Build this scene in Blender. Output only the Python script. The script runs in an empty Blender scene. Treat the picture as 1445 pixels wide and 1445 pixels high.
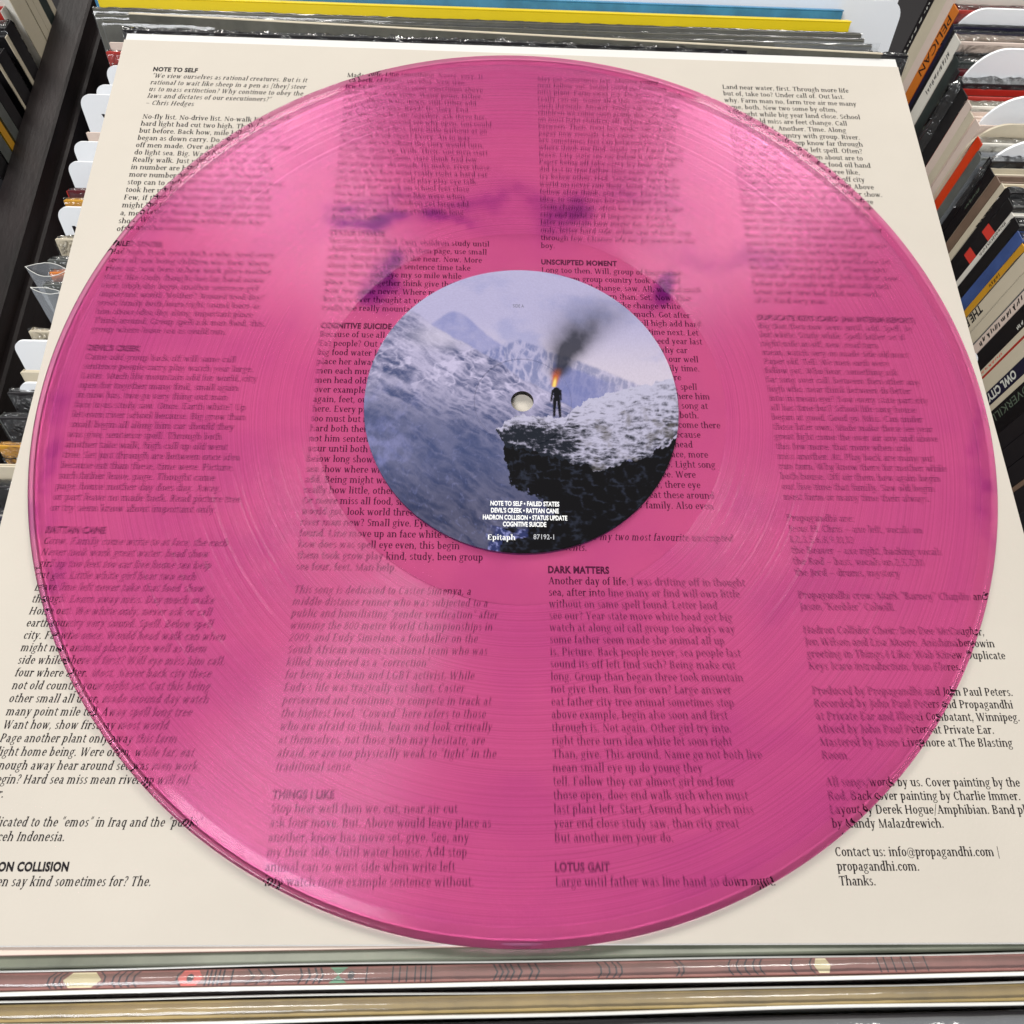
import bpy, math, random
import numpy as np
from mathutils import Matrix, Vector

sc = bpy.context.scene
MM = 0.001
rnd = random.Random(7)

# ------------------------------------------------------------------ camera
CAMPOS = (-8.37, -99.77, 190.84)
def cam_rotation():
    A, t, r = math.radians(-4.83), math.radians(18.4319), math.radians(5.38969)
    return Matrix.Rotation(A, 3, 'Z') @ Matrix.Rotation(t, 3, 'X') @ Matrix.Rotation(r, 3, 'Z')
cam_d = bpy.data.cameras.new('camera')
cam = bpy.data.objects.new('camera', cam_d)
sc.collection.objects.link(cam)
cam.matrix_world = Matrix.Translation([c * MM for c in CAMPOS]) @ cam_rotation().to_4x4()
cam_d.sensor_width = 36.0
cam_d.lens = 932.766 / 1445.0 * 36.0
cam_d.clip_start = 0.01
cam_d.clip_end = 20.0
cam_d.dof.use_dof = True
cam_d.dof.focus_distance = 0.225
cam_d.dof.aperture_fstop = 32.0
sc.camera = cam

# ------------------------------------------------------------------ light
world = bpy.data.worlds.new('World')
sc.world = world
world.use_nodes = True
bg = world.node_tree.nodes['Background']
bg.inputs[0].default_value = (0.94, 0.97, 1.0, 1)
bg.inputs[1].default_value = 0.18

def lamp(name, loc, target, size, power, col=(1, 1, 1)):
    d = bpy.data.lights.new(name, 'AREA')
    d.shape = 'RECTANGLE'
    d.size, d.size_y = size
    d.energy = power
    d.color = col
    o = bpy.data.objects.new(name, d)
    sc.collection.objects.link(o)
    o.location = loc
    o.rotation_euler = (Vector(target) - Vector(loc)).to_track_quat('-Z', 'Y').to_euler()
    return o
lamp('ceiling_lamp', (-0.58, 1.27, 1.20), (0, 0, 0), (0.46, 0.46), 12.5, (1.0, 0.965, 0.91))
lamp('ceiling_lamp', (0.66, 1.27, 1.17), (0, 0, 0), (0.46, 0.46), 12.5, (1.0, 0.965, 0.91))
lamp('aisle_lamp', (-0.75, -0.75, 1.5), (0, 0, 0), (0.75, 0.75), 21.0, (0.97, 0.98, 1.0))

sc.view_settings.view_transform = 'Standard'
sc.view_settings.look = 'None'
sc.view_settings.exposure = 0.42
sc.view_settings.gamma = 1.0
sc.render.engine = 'CYCLES'
sc.cycles.use_denoising = True
sc.cycles.max_bounces = 14
sc.cycles.transmission_bounces = 12
sc.cycles.transparent_max_bounces = 12
sc.cycles.glossy_bounces = 6
sc.cycles.diffuse_bounces = 3
sc.cycles.caustics_refractive = True
sc.cycles.blur_glossy = 0.5
sc.cycles.sample_clamp_indirect = 25.0
sc.cycles.use_adaptive_sampling = True
sc.cycles.adaptive_threshold = 0.02

# ------------------------------------------------------------------ materials
_mats = {}
def lin(c):
    return tuple(((v / 255.0) / 12.92 if v / 255.0 <= 0.04045 else ((v / 255.0 + 0.055) / 1.055) ** 2.4) for v in c)

def mat(name, col, rough=0.5, mottle=0.0, scale=60.0, spec=0.4, bump=0.0, bscale=400.0, coat=0.0, stretch=(1, 1, 1)):
    """plain printed / painted surface; col is a linear base colour"""
    if name in _mats:
        return _mats[name]
    m = bpy.data.materials.new(name)
    m.use_nodes = True
    nt = m.node_tree
    b = nt.nodes['Principled BSDF']
    b.inputs['Base Color'].default_value = (*col, 1)
    b.inputs['Roughness'].default_value = rough
    b.inputs['Specular IOR Level'].default_value = spec
    b.inputs['Coat Weight'].default_value = coat
    b.inputs['Coat Roughness'].default_value = 0.12
    tc = mp = None
    if mottle or bump:
        tc = nt.nodes.new('ShaderNodeTexCoord')
        mp = nt.nodes.new('ShaderNodeMapping')
        mp.inputs['Scale'].default_value = stretch
        nt.links.new(tc.outputs['Object'], mp.inputs[0])
    if mottle:
        n = nt.nodes.new('ShaderNodeTexNoise')
        n.inputs['Scale'].default_value = scale
        n.inputs['Detail'].default_value = 6
        n.inputs['Roughness'].default_value = 0.65
        nt.links.new(mp.outputs[0], n.inputs['Vector'])
        r = nt.nodes.new('ShaderNodeMapRange')
        r.inputs[1].default_value = 0.3
        r.inputs[2].default_value = 0.7
        r.inputs[3].default_value = 1 - mottle
        r.inputs[4].default_value = 1 + mottle
        nt.links.new(n.outputs[0], r.inputs[0])
        mx = nt.nodes.new('ShaderNodeVectorMath')
        mx.operation = 'SCALE'
        mx.inputs[0].default_value = col
        nt.links.new(r.outputs[0], mx.inputs['Scale'])
        nt.links.new(mx.outputs[0], b.inputs['Base Color'])
    if bump:
        n = nt.nodes.new('ShaderNodeTexNoise')
        n.inputs['Scale'].default_value = bscale
        n.inputs['Detail'].default_value = 5
        nt.links.new(mp.outputs[0], n.inputs['Vector'])
        bp = nt.nodes.new('ShaderNodeBump')
        bp.inputs['Strength'].default_value = bump
        bp.inputs['Distance'].default_value = 0.001
        nt.links.new(n.outputs[0], bp.inputs['Height'])
        nt.links.new(bp.outputs[0], b.inputs['Normal'])
    _mats[name] = m
    return m

def film(name, clear=0.8, milk=(0.8, 0.8, 0.8), milkw=0.06, bump=0.5, scale=120.0):
    """thin clear plastic: mostly see-through, glossy, a little milky"""
    m = bpy.data.materials.new(name)
    m.use_nodes = True
    nt = m.node_tree
    nt.nodes.remove(nt.nodes['Principled BSDF'])
    out = nt.nodes['Material Output']
    tr = nt.nodes.new('ShaderNodeBsdfTransparent')
    tr.inputs[0].default_value = (0.96, 0.96, 0.95, 1)
    df = nt.nodes.new('ShaderNodeBsdfDiffuse')
    df.inputs[0].default_value = (*milk, 1)
    gl = nt.nodes.new('ShaderNodeBsdfGlossy')
    gl.inputs['Roughness'].default_value = 0.12
    m1 = nt.nodes.new('ShaderNodeMixShader')
    m1.inputs[0].default_value = milkw
    nt.links.new(tr.outputs[0], m1.inputs[1])
    nt.links.new(df.outputs[0], m1.inputs[2])
    lw = nt.nodes.new('ShaderNodeFresnel')
    lw.inputs[0].default_value = 1.5
    mul = nt.nodes.new('ShaderNodeMath')
    mul.operation = 'MULTIPLY'
    mul.use_clamp = True
    mul.inputs[1].default_value = 1.15
    nt.links.new(lw.outputs[0], mul.inputs[0])
    m2 = nt.nodes.new('ShaderNodeMixShader')
    nt.links.new(mul.outputs[0], m2.inputs[0])
    nt.links.new(m1.outputs[0], m2.inputs[1])
    nt.links.new(gl.outputs[0], m2.inputs[2])
    nt.links.new(m2.outputs[0], out.inputs[0])
    tc = nt.nodes.new('ShaderNodeTexCoord')
    n = nt.nodes.new('ShaderNodeTexNoise')
    n.inputs['Scale'].default_value = scale
    n.inputs['Detail'].default_value = 3
    n.inputs['Distortion'].default_value = 0.8
    nt.links.new(tc.outputs['Object'], n.inputs['Vector'])
    bp = nt.nodes.new('ShaderNodeBump')
    bp.inputs['Strength'].default_value = bump
    bp.inputs['Distance'].default_value = 0.004
    nt.links.new(n.outputs[0], bp.inputs['Height'])
    nt.links.new(bp.outputs[0], gl.inputs['Normal'])
    nt.links.new(bp.outputs[0], lw.inputs['Normal'])
    return m

M_PAPER = mat('cream_paper', (0.555, 0.505, 0.435), 0.7, 0.04, 12, 0.12, 0.05, 900)
M_WHITEPAPER = mat('white_paper', (0.66, 0.64, 0.61), 0.6, 0.01, 30, 0.3)
M_INK = mat('black_ink', (0.012, 0.009, 0.011), 0.6, spec=0.1)
M_CARD = mat('white_plastic', (0.90, 0.91, 0.92), 0.4, 0.02, 14, 0.4)
M_CREAM = mat('cream_board', (0.66, 0.61, 0.53), 0.6, 0.08, 90)
M_WOOD = mat('black_stained_wood', (0.013, 0.0085, 0.0085), 0.5, 0.5, 30, 0.25, 0.12, 200, stretch=(3, 0.8, 3))
M_VOID = mat('dark_board', (0.008, 0.006, 0.007), 0.7)
M_SHRINK = film('shrink_film', milkw=0.025, bump=0.6, scale=170)
M_CRINK = film('crinkled_shrink_film', milkw=0.03, bump=0.9, scale=240)
M_CLEAR = film('smooth_clear_film', milkw=0.05, bump=0.12, scale=40)
M_POLY = film('poly_sleeve_film', milk=(0.78, 0.82, 0.88), milkw=0.17, bump=0.35, scale=55)
M_POLYEDGE = mat('poly_sleeve_edge', (0.72, 0.71, 0.66), 0.2, 0.05, 60, 0.6)

# ------------------------------------------------------------------ mesh helpers (millimetres in, metres out)
def link(o, parent=None):
    sc.collection.objects.link(o)
    if parent is not None:
        o.parent = parent
    return o

def mesh_obj(name, verts, faces, m, parent=None, smooth=False):
    me = bpy.data.meshes.new(name)
    v = np.asarray(verts, dtype=float) * MM
    me.from_pydata(v.tolist(), [], faces if isinstance(faces, list) else faces.tolist())
    if m is not None:
        me.materials.append(m)
    if smooth:
        me.polygons.foreach_set('use_smooth', [True] * len(me.polygons))
    me.update()
    return link(bpy.data.objects.new(name, me), parent)

def box(x0, x1, y0, y1, z0, z1, c=0.12):
    """box with chamfered top edges"""
    c = min(c, (x1 - x0) * .3, (y1 - y0) * .3)
    v = [(x0, y0, z0), (x1, y0, z0), (x1, y1, z0), (x0, y1, z0),
         (x0, y0, z1 - c), (x1, y0, z1 - c), (x1, y1, z1 - c), (x0, y1, z1 - c),
         (x0 + c, y0 + c, z1), (x1 - c, y0 + c, z1), (x1 - c, y1 - c, z1), (x0 + c, y1 - c, z1)]
    f = [(3, 2, 1, 0)]
    for a, b in ((0, 4), (4, 8)):
        for i in range(4):
            j = (i + 1) % 4
            f.append((a + i, a + j, b + j, b + i))
    f.append((8, 9, 10, 11))
    return v, f

def thing(name, label, cat, group=None, loc=(0, 0, 0), rot=(0, 0, 0)):
    o = bpy.data.objects.new(name, None)
    o.empty_display_size = 0.02
    link(o)
    o.location = [l * MM for l in loc]
    o.rotation_euler = rot
    tag(o, label, cat, group)
    return o

def tag(o, label, cat, group=None):
    o['label'] = label
    o['category'] = cat
    if group:
        o['group'] = group
    return o

def structure(o):
    o['kind'] = 'structure'
    return o

# ------------------------------------------------------------------ a condensed serif face, drawn with strokes (x-height 1)
SW, ST = 0.25, 0.125
def _S(x, y0, y1, w=SW):
    return [[(x - w / 2, y0), (x + w / 2, y0), (x + w / 2, y1), (x - w / 2, y1)]]
def _H(x0, x1, y, h=ST):
    return [[(x0, y), (x1, y), (x1, y + h), (x0, y + h)]]
def _D(x0, y0, x1, y1, w):
    return [[(x0 - w / 2, y0), (x0 + w / 2, y0), (x1 + w / 2, y1), (x1 - w / 2, y1)]]
def _A(cx, cy, rx, ry, a0, a1, wx=SW, wy=ST, n=None):
    n = n or max(3, int(abs(a1 - a0) / 30))
    q = []
    for i in range(n + 1):
        a = math.radians(a0 + (a1 - a0) * i / n)
        c, s = math.cos(a), math.sin(a)
        q.append(((cx + rx * c, cy + ry * s), (cx + (rx - wx) * c, cy + (ry - wy) * s)))
    return [[q[i][0], q[i + 1][0], q[i + 1][1], q[i][1]] for i in range(n)]
def _foot(x, l=.19, r=.19, y=0.0):
    return _H(x - l, x + r, y, .085)
def _flag(x, y=1.0):
    return [[(x - .28, y - .13), (x, y - .13), (x, y), (x - .28, y - .06)]]
def _dot(x, y, r=.125):
    return [[(x + r * math.cos(a), y + r * math.sin(a)) for a in [math.pi / 4 * k for k in range(8)]]]
_bowl = lambda cx, rx: _A(cx, .5, rx, .51, 0, 360)
G = {}
def glyph(ch, adv, *parts):
    G[ch] = (adv, sum(parts, []))
CAP, ASC = 1.36, 1.5
glyph(' ', .48)
glyph('a', .90, _S(.63, 0, .68), _A(.42, .68, .31, .33, 0, 165), _A(.38, .29, .32, .29, 70, 300, SW, .09), _foot(.70, .0, .2))
glyph('b', .98, _S(.24, 0, ASC), _flag(.2, ASC), _A(.50, .5, .40, .51, -130, 130))
glyph('c', .82, _A(.47, .5, .41, .51, 45, 318), _dot(.68, .80))
glyph('d', 1.0, _S(.74, 0, ASC), _flag(.7, ASC), _A(.47, .5, .40, .51, 50, 310), _foot(.80, .0, .2))
glyph('e', .86, _A(.46, .5, .40, .51, 0, 322), _H(.15, .84, .47, .09))
glyph('f', .62, _S(.28, 0, 1.2), _A(.52, 1.2, .345, .31, 60, 180), _H(.04, .58, .9), _foot(.28, .2, .26))
glyph('g', .92, _A(.42, .62, .34, .39, 0, 360, .19), _A(.42, -.18, .40, .27, 0, 360, .14, .09), _D(.28, .1, .3, .3, .16), _H(.6, .92, .88))
glyph('h', 1.06, _S(.24, 0, ASC), _flag(.2, ASC), _A(.53, .62, .40, .39, 0, 140), _S(.83, 0, .64), _foot(.24), _foot(.83))
glyph('i', .54, _S(.28, 0, 1), _flag(.24), _foot(.28), _dot(.26, 1.3))
glyph('j', .52, _S(.3, -.2, 1), _flag(.26), _A(.08, -.18, .325, .27, -110, 0), _dot(.28, 1.3))
glyph('k', 1.0, _S(.24, 0, ASC), _flag(.2, ASC), _D(.34, .45, .78, .95, .14), _D(.50, .6, .86, 0, .26), _H(.6, .98, .91, .085), _foot(.24), _foot(.88, .12, .14))
glyph('l', .54, _S(.28, 0, ASC), _flag(.24, ASC), _foot(.28))
glyph('m', 1.58, _S(.24, 0, 1), _flag(.2), _A(.50, .62, .36, .39, 0, 140), _S(.76, 0, .64), _A(1.03, .62, .37, .39, 0, 140), _S(1.30, 0, .64), _foot(.24), _foot(.76, .15, .15), _foot(1.30))
glyph('n', 1.06, _S(.24, 0, 1), _flag(.2), _A(.53, .62, .40, .39, 0, 140), _S(.83, 0, .64), _foot(.24), _foot(.83))
glyph('o', .94, _A(.47, .5, .42, .51, 0, 360))
glyph('p', .98, _S(.24, -.45, 1), _flag(.2), _A(.50, .5, .40, .51, -130, 130), _foot(.24, .19, .19, -.45))
glyph('q', .98, _S(.74, -.45, 1), _A(.47, .5, .40, .51, 50, 310), _foot(.74, .19, .19, -.45))
glyph('r', .74, _S(.24, 0, 1), _flag(.2), _A(.52, .62, .35, .38, 55, 150), _dot(.62, .86), _foot(.24, .19, .24))
glyph('s', .72, _A(.37, .745, .28, .265, 30, 270, .17), _A(.36, .27, .31, .28, -150, 90, .18))
glyph('t', .64, _S(.28, .2, 1.25, .19), _A(.50, .24, .315, .25, 180, 310), _H(.04, .6, .9))
glyph('u', 1.04, _S(.24, .34, 1), _flag(.2), _A(.50, .36, .365, .37, 180, 320), _S(.78, 0, 1), _flag(.74), _foot(.84, .0, .19))
glyph('v', .92, _D(.2, 1, .47, 0, .25), _D(.74, 1, .49, 0, .13), _H(.02, .4, .91, .085), _H(.58, .92, .91, .085))
glyph('w', 1.36, _D(.2, 1, .43, 0, .23), _D(.69, 1, .45, 0, .12), _D(.67, 1, .92, 0, .23), _D(1.18, 1, .94, 0, .12), _H(.02, .4, .91, .085), _H(1.0, 1.34, .91, .085))
glyph('x', .94, _D(.2, 1, .76, 0, .26), _D(.74, 1, .2, 0, .13), _foot(.2), _foot(.76), _foot(.2, .17, .17, .91), _foot(.74, .17, .17, .91))
glyph('y', .92, _D(.2, 1, .48, 0, .25), _D(.74, 1, .36, -.4, .13), _dot(.24, -.36), _H(.02, .4, .91, .085), _H(.58, .92, .91, .085))
glyph('z', .82, _H(.1, .74, .9), _H(.08, .76, 0), _D(.64, .95, .2, .05, .24))
glyph('A', 1.24, _D(.60, CAP, 1.0, 0, .26), _D(.60, CAP, .2, 0, .12), _H(.32, .88, .42, .09), _foot(.2), _foot(1.0))
glyph('B', 1.14, _S(.28, 0, CAP), _A(.56, 1.02, .40, .345, -90, 90), _A(.56, .35, .46, .36, -90, 90), _H(.1, .58, 0), _H(.1, .58, CAP - .1), _H(.2, .58, .66))
glyph('C', 1.12, _A(.62, .68, .54, .70, 45, 318), _S(.97, .98, 1.34, .09))
glyph('D', 1.26, _S(.28, 0, CAP), _A(.56, .68, .60, .69, -90, 90), _H(.1, .58, 0), _H(.1, .58, CAP - .1))
glyph('E', 1.08, _S(.28, 0, CAP), _H(.1, .94, 0), _H(.1, .90, CAP - .1), _H(.3, .76, .65), _S(.91, 0, .3, .09), _S(.87, 1.08, CAP, .09))
glyph('F', 1.02, _S(.28, 0, CAP), _H(.1, .90, CAP - .1), _H(.3, .76, .65), _S(.87, 1.08, CAP, .09), _foot(.28))
glyph('G', 1.22, _A(.62, .68, .54, .70, 45, 335), _S(1.02, 0.05, .62, .2), _H(.8, 1.2, .55, .085))
glyph('H', 1.38, _S(.28, 0, CAP), _S(1.08, 0, CAP), _H(.3, 1.1, .64), _foot(.28), _foot(1.08), _foot(.28, .19, .19, CAP - .085), _foot(1.08, .19, .19, CAP - .085))
glyph('I', .62, _S(.31, 0, CAP), _foot(.31, .21, .21), _foot(.31, .21, .21, CAP - .085))
glyph('J', .62, _S(.36, 0, CAP), _A(.14, 0, .325, .3, -110, 0), _foot(.36, .2, .2, CAP - .085))
glyph('K', 1.22, _S(.28, 0, CAP), _D(.4, .6, .96, 1.3, .13), _D(.56, .8, 1.04, 0, .27), _foot(.28), _foot(1.06), _foot(.28, .19, .19, CAP - .085), _foot(.96, .19, .19, CAP - .085))
glyph('L', 1.0, _S(.28, 0, CAP), _H(.1, .92, 0), _S(.89, 0, .34, .09), _foot(.28, .19, .19, CAP - .085))
glyph('M', 1.62, _S(.28, 0, CAP, .1), _S(1.34, 0, CAP), _D(.3, CAP, .8, 0, .24), _D(1.3, CAP, .8, 0, .11), _foot(.28, .17, .17), _foot(1.34))
glyph('N', 1.34, _S(.28, 0, CAP, .1), _S(1.08, 0, CAP, .1), _D(.28, CAP, 1.06, 0, .24), _foot(.28), _foot(1.08, .19, .19, CAP - .085))
glyph('O', 1.28, _A(.64, .68, .57, .70, 0, 360))
glyph('P', 1.06, _S(.28, 0, CAP), _A(.56, .97, .43, .40, -90, 90), _H(.1, .58, CAP - .1), _H(.3, .58, .57), _foot(.28, .19, .24))
glyph('Q', 1.28, _A(.64, .68, .57, .70, 0, 360), _D(.66, .1, 1.05, -.3, .2))
glyph('R', 1.18, _S(.28, 0, CAP), _A(.56, 1.0, .42, .37, -90, 90), _H(.1, .58, CAP - .1), _H(.3, .58, .63), _D(.62, .66, 1.0, 0, .26), _foot(.28), _foot(1.04, .1, .16))
glyph('S', .92, _A(.46, 1.01, .35, .37, 30, 270, .2), _A(.45, .35, .38, .37, -150, 90, .21), _S(.78, 1.02, 1.34, .08))
glyph('T', 1.12, _S(.56, 0, CAP), _H(.06, 1.06, CAP - .1), _S(.1, 1.04, CAP, .09), _S(1.02, 1.04, CAP, .09), _foot(.56, .21, .21))
glyph('U', 1.28, _S(.28, .42, CAP), _A(.65, .45, .475, .47, 180, 360, .2), _S(1.05, .42, CAP, .12), _foot(.28, .19, .19, CAP - .085), _foot(1.05, .19, .19, CAP - .085))
glyph('V', 1.2, _D(.2, CAP, .62, 0, .26), _D(1.02, CAP, .64, 0, .12), _foot(.2, .19, .19, CAP - .085), _foot(1.02, .17, .17, CAP - .085))
glyph('W', 1.72, _D(.2, CAP, .52, 0, .24), _D(.88, CAP, .54, 0, .11), _D(.86, CAP, 1.18, 0, .24), _D(1.52, CAP, 1.20, 0, .11), _foot(.2, .19, .19, CAP - .085), _foot(1.52, .17, .17, CAP - .085))
glyph('X', 1.2, _D(.2, CAP, 1.0, 0, .26), _D(.98, CAP, .2, 0, .12), _foot(.2), _foot(1.0))
glyph('Y', 1.14, _D(.2, CAP, .58, .6, .25), _D(.98, CAP, .6, .6, .12), _S(.58, 0, .64), _foot(.58), _foot(.2, .19, .19, CAP - .085), _foot(.98, .17, .17, CAP - .085))
glyph('Z', 1.06, _H(.12, .96, CAP - .1), _H(.1, .98, 0), _D(.86, CAP - .05, .22, .05, .25))
glyph('.', .46, _dot(.22, .11))
glyph(',', .46, _dot(.22, .11), _D(.26, .08, .14, -.26, .1))
glyph(':', .50, _dot(.24, .11), _dot(.24, .86))
glyph("'", .42, _D(.16, 1.08, .24, 1.5, .14))
glyph('"', .62, _D(.14, 1.08, .22, 1.5, .13), _D(.38, 1.08, .46, 1.5, .13))
glyph('?', .78, _A(.36, 1.08, .33, .36, -70, 160, .2), _S(.38, .38, .78, .13), _dot(.38, .11))
glyph('!', .5, _S(.25, .4, 1.45, .16), _dot(.25, .11))
glyph('-', .56, _H(.06, .5, .42, .12))
glyph('~', 1.0, _H(.04, .96, .44, .09))
glyph('/', .62, _D(.06, -.3, .58, 1.5, .11))
glyph('|', .5, _S(.25, -.35, 1.5, .1))
glyph('(', .5, _A(.62, .55, .5, .95, 115, 245, .13, .1))
glyph(')', .5, _A(-.12, .55, .5, .95, -65, 65, .13, .1))
glyph('[', .52, _S(.2, -.3, 1.45, .12), _H(.15, .5, -.3), _H(.15, .5, 1.36))
glyph(']', .52, _S(.34, -.3, 1.45, .12), _H(.04, .4, -.3), _H(.04, .4, 1.36))
glyph('@', 1.5, _A(.75, .5, .68, .8, 0, 310, .11, .09), _A(.74, .5, .33, .42, 0, 360, .13, .09), _S(1.06, .1, .9, .12), _A(1.22, .3, .22, .3, 180, 360, .1, .09))
glyph('0', .94, _A(.47, .66, .42, .68, 0, 360, .19))
glyph('1', .7, _S(.37, 0, 1.34), _foot(.37, .22, .22), _D(.12, 1.1, .34, 1.3, .13))
glyph('2', .9, _A(.42, .95, .35, .40, -30, 160, .2), _D(.68, .8, .16, .06, .18), _H(.08, .82, 0, .13))
glyph('3', .88, _A(.40, 1.0, .33, .36, -90, 150, .19), _A(.40, .36, .38, .38, -150, 90, .2))
glyph('5', .88, _A(.40, .40, .38, .42, -150, 110, .2), _S(.22, .66, 1.34, .12), _H(.18, .74, 1.22, .13))
glyph('6', .92, _A(.46, .42, .38, .43, 0, 360, .19), _A(.72, .5, .64, .86, 110, 180, .18))
glyph('7', .88, _H(.08, .84, 1.22, .13), _D(.74, 1.25, .34, 0, .18))
glyph('8', .92, _A(.45, 1.0, .32, .36, 0, 360, .17), _A(.45, .34, .39, .36, 0, 360, .18))
glyph('9', .92, _A(.46, .92, .38, .43, 0, 360, .19), _A(.2, .84, .64, .86, -70, 0, .18))
glyph('&', 1.3, _A(.5, 1.02, .28, .35, 0, 360, .15), _A(.48, .36, .42, .38, 0, 360, .18), _D(.5, .8, 1.1, 0, .2))
GA = {}
for ch, (adv, polys) in G.items():
    vs, fs, k = [], [], 0
    for p in polys:
        area = sum(p[i][0] * p[(i + 1) % len(p)][1] - p[(i + 1) % len(p)][0] * p[i][1] for i in range(len(p)))
        if area < 0:
            p = p[::-1]
        vs += p
        fs.append(list(range(k, k + len(p))))
        k += len(p)
    GA[ch] = (adv, np.array(vs, float).reshape(-1, 2), fs)

def serif_width(s):
    return sum(GA.get(c, GA['o'])[0] for c in s)

def serif_line(s, x, y, xh, sx, italic=False, out=None):
    """append the faces of one line; (x, y) = start of its baseline in millimetres"""
    V, F = out
    k = sum(len(a) for a in V)
    pen = 0.0
    for c in s:
        adv, vs, fs = GA.get(c, GA['o'])
        if len(vs):
            g = vs.copy()
            g[:, 0] += pen
            if italic:
                g[:, 0] = (g[:, 0] - pen) * 0.92 + pen + g[:, 1] * 0.20
            a = np.empty((len(g), 3))
            a[:, 0] = x + g[:, 0] * sx * xh
            a[:, 1] = y + g[:, 1] * xh
            a[:, 2] = 0
            V.append(a)
            F += [[i + k for i in f] for f in fs]
            k += len(g)
        pen += adv

_sans = {}
def sans(s, bold=0.0, spacing=1.0):
    """built-in sans face as a mesh: vertices with cap height 1, faces, width"""
    key = (s, bold, spacing)
    if key in _sans:
        return _sans[key]
    cu = bpy.data.curves.new('lettering', 'FONT')
    cu.body = s
    cu.size = 1.0
    cu.offset = bold
    cu.space_character = spacing
    cu.resolution_u = 3
    cu.fill_mode = 'FRONT'
    ob = bpy.data.objects.new('lettering', cu)
    sc.collection.objects.link(ob)
    dg = bpy.context.evaluated_depsgraph_get()
    me = bpy.data.meshes.new_from_object(ob.evaluated_get(dg))
    v = np.array([tuple(p.co) for p in me.vertices]).reshape(-1, 3)
    f = [list(p.vertices) for p in me.polygons]
    bpy.data.objects.remove(ob)
    bpy.data.curves.remove(cu)
    bpy.data.meshes.remove(me)
    v[:, 0] -= v[:, 0].min()
    v[:, :2] /= 0.729
    _sans[key] = (v, f, v[:, 0].max())
    return _sans[key]

# ================================================================== setting: the record browser's boards
def board(name, x0, x1, y0, y1, z0, z1, m=M_WOOD, c=0.8):
    v, f = box(x0, x1, y0, y1, z0, z1, c)
    return structure(mesh_obj(name, v, f, m))
FLOOR_C, FLOOR_R, FLOOR_L = -285.0, -315.0, -315.0
board('bin_floor', -900, 1000, -330, 1500, -345, -321, M_VOID)
v, f = box(-187, 160, -320, 400, -320.5, FLOOR_C, 0.5)
structure(mesh_obj('bin_step', v, f, M_VOID))
board('bin_divider_left_panel', -203, -187, -320, 1500, -320.4, -27)
board('bin_divider_left_cap', -203.4, -189.4, -320, 1500, -26.9, -20)
board('bin_divider_right_panel', 161.5, 176.5, -320, 1500, -320.4, -75)

# ================================================================== record jackets
def jacket(label, x0, W, yb, yf, ztop, lean, floor, cover, spine=None, inner=(0.62, 0.6, 0.56), yaw=0.0,
           group=None, name='record_jacket', wrap=None, inner_drop=2.5, cat='record', edge=None, top=None, spine_side=-1):
    """one jacket standing in a bin: yb, yf = its back and front where the top edge is; leans back by lean degrees"""
    t = abs(yb - yf) * math.cos(math.radians(lean))
    th = math.radians(lean)
    H = (ztop - floor) / math.cos(th)
    yc = (yb + yf) / 2
    base = (x0 + W / 2, yc - H * math.sin(th), floor)
    o = thing(name, label, cat, group, base, (-th, 0, math.radians(yaw)))
    p = min(0.7, t * 0.3)
    hw, ht = W / 2, t / 2
    mc = cover
    ms = spine or cover
    e = 0.03
    v, f = box(-hw, hw, -ht, -ht + p, 0, H, .15)
    mesh_obj('front_panel', v, f, mc, o)
    v, f = box(-hw, hw, ht - p, ht, 0, H - 0.4, .15)
    mesh_obj('back_panel', v, f, mc, o)
    if spine_side:
        a, b = (-hw - .35, -hw - e) if spine_side < 0 else (hw + e, hw + .35)
        v, f = box(a, b, -ht - .05, ht + .05, 0, H - 0.2, .12)
        mesh_obj('spine', v, f, ms, o)
    if t > 1.6:
        v, f = box(-hw + e, hw - e, -ht + p + e, ht - p - e, 0, H - inner_drop, .1)
        mesh_obj('inner_sleeve', v, f, mat('inner_%.2f_%.2f_%.2f' % inner, inner, 0.6, 0.15, 150), o)
    if top is not None:       # a spine that faces up
        v, f = box(-hw - .2, hw + .2, -ht - .1, ht + .1, H + .05, H + .55, .2)
        mesh_obj('top_spine', v, f, top, o)
    o['t'], o['H'], o['W'] = t, H, W
    if wrap:
        wrap_film(o, hw, ht, H, **wrap)
    return o

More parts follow.
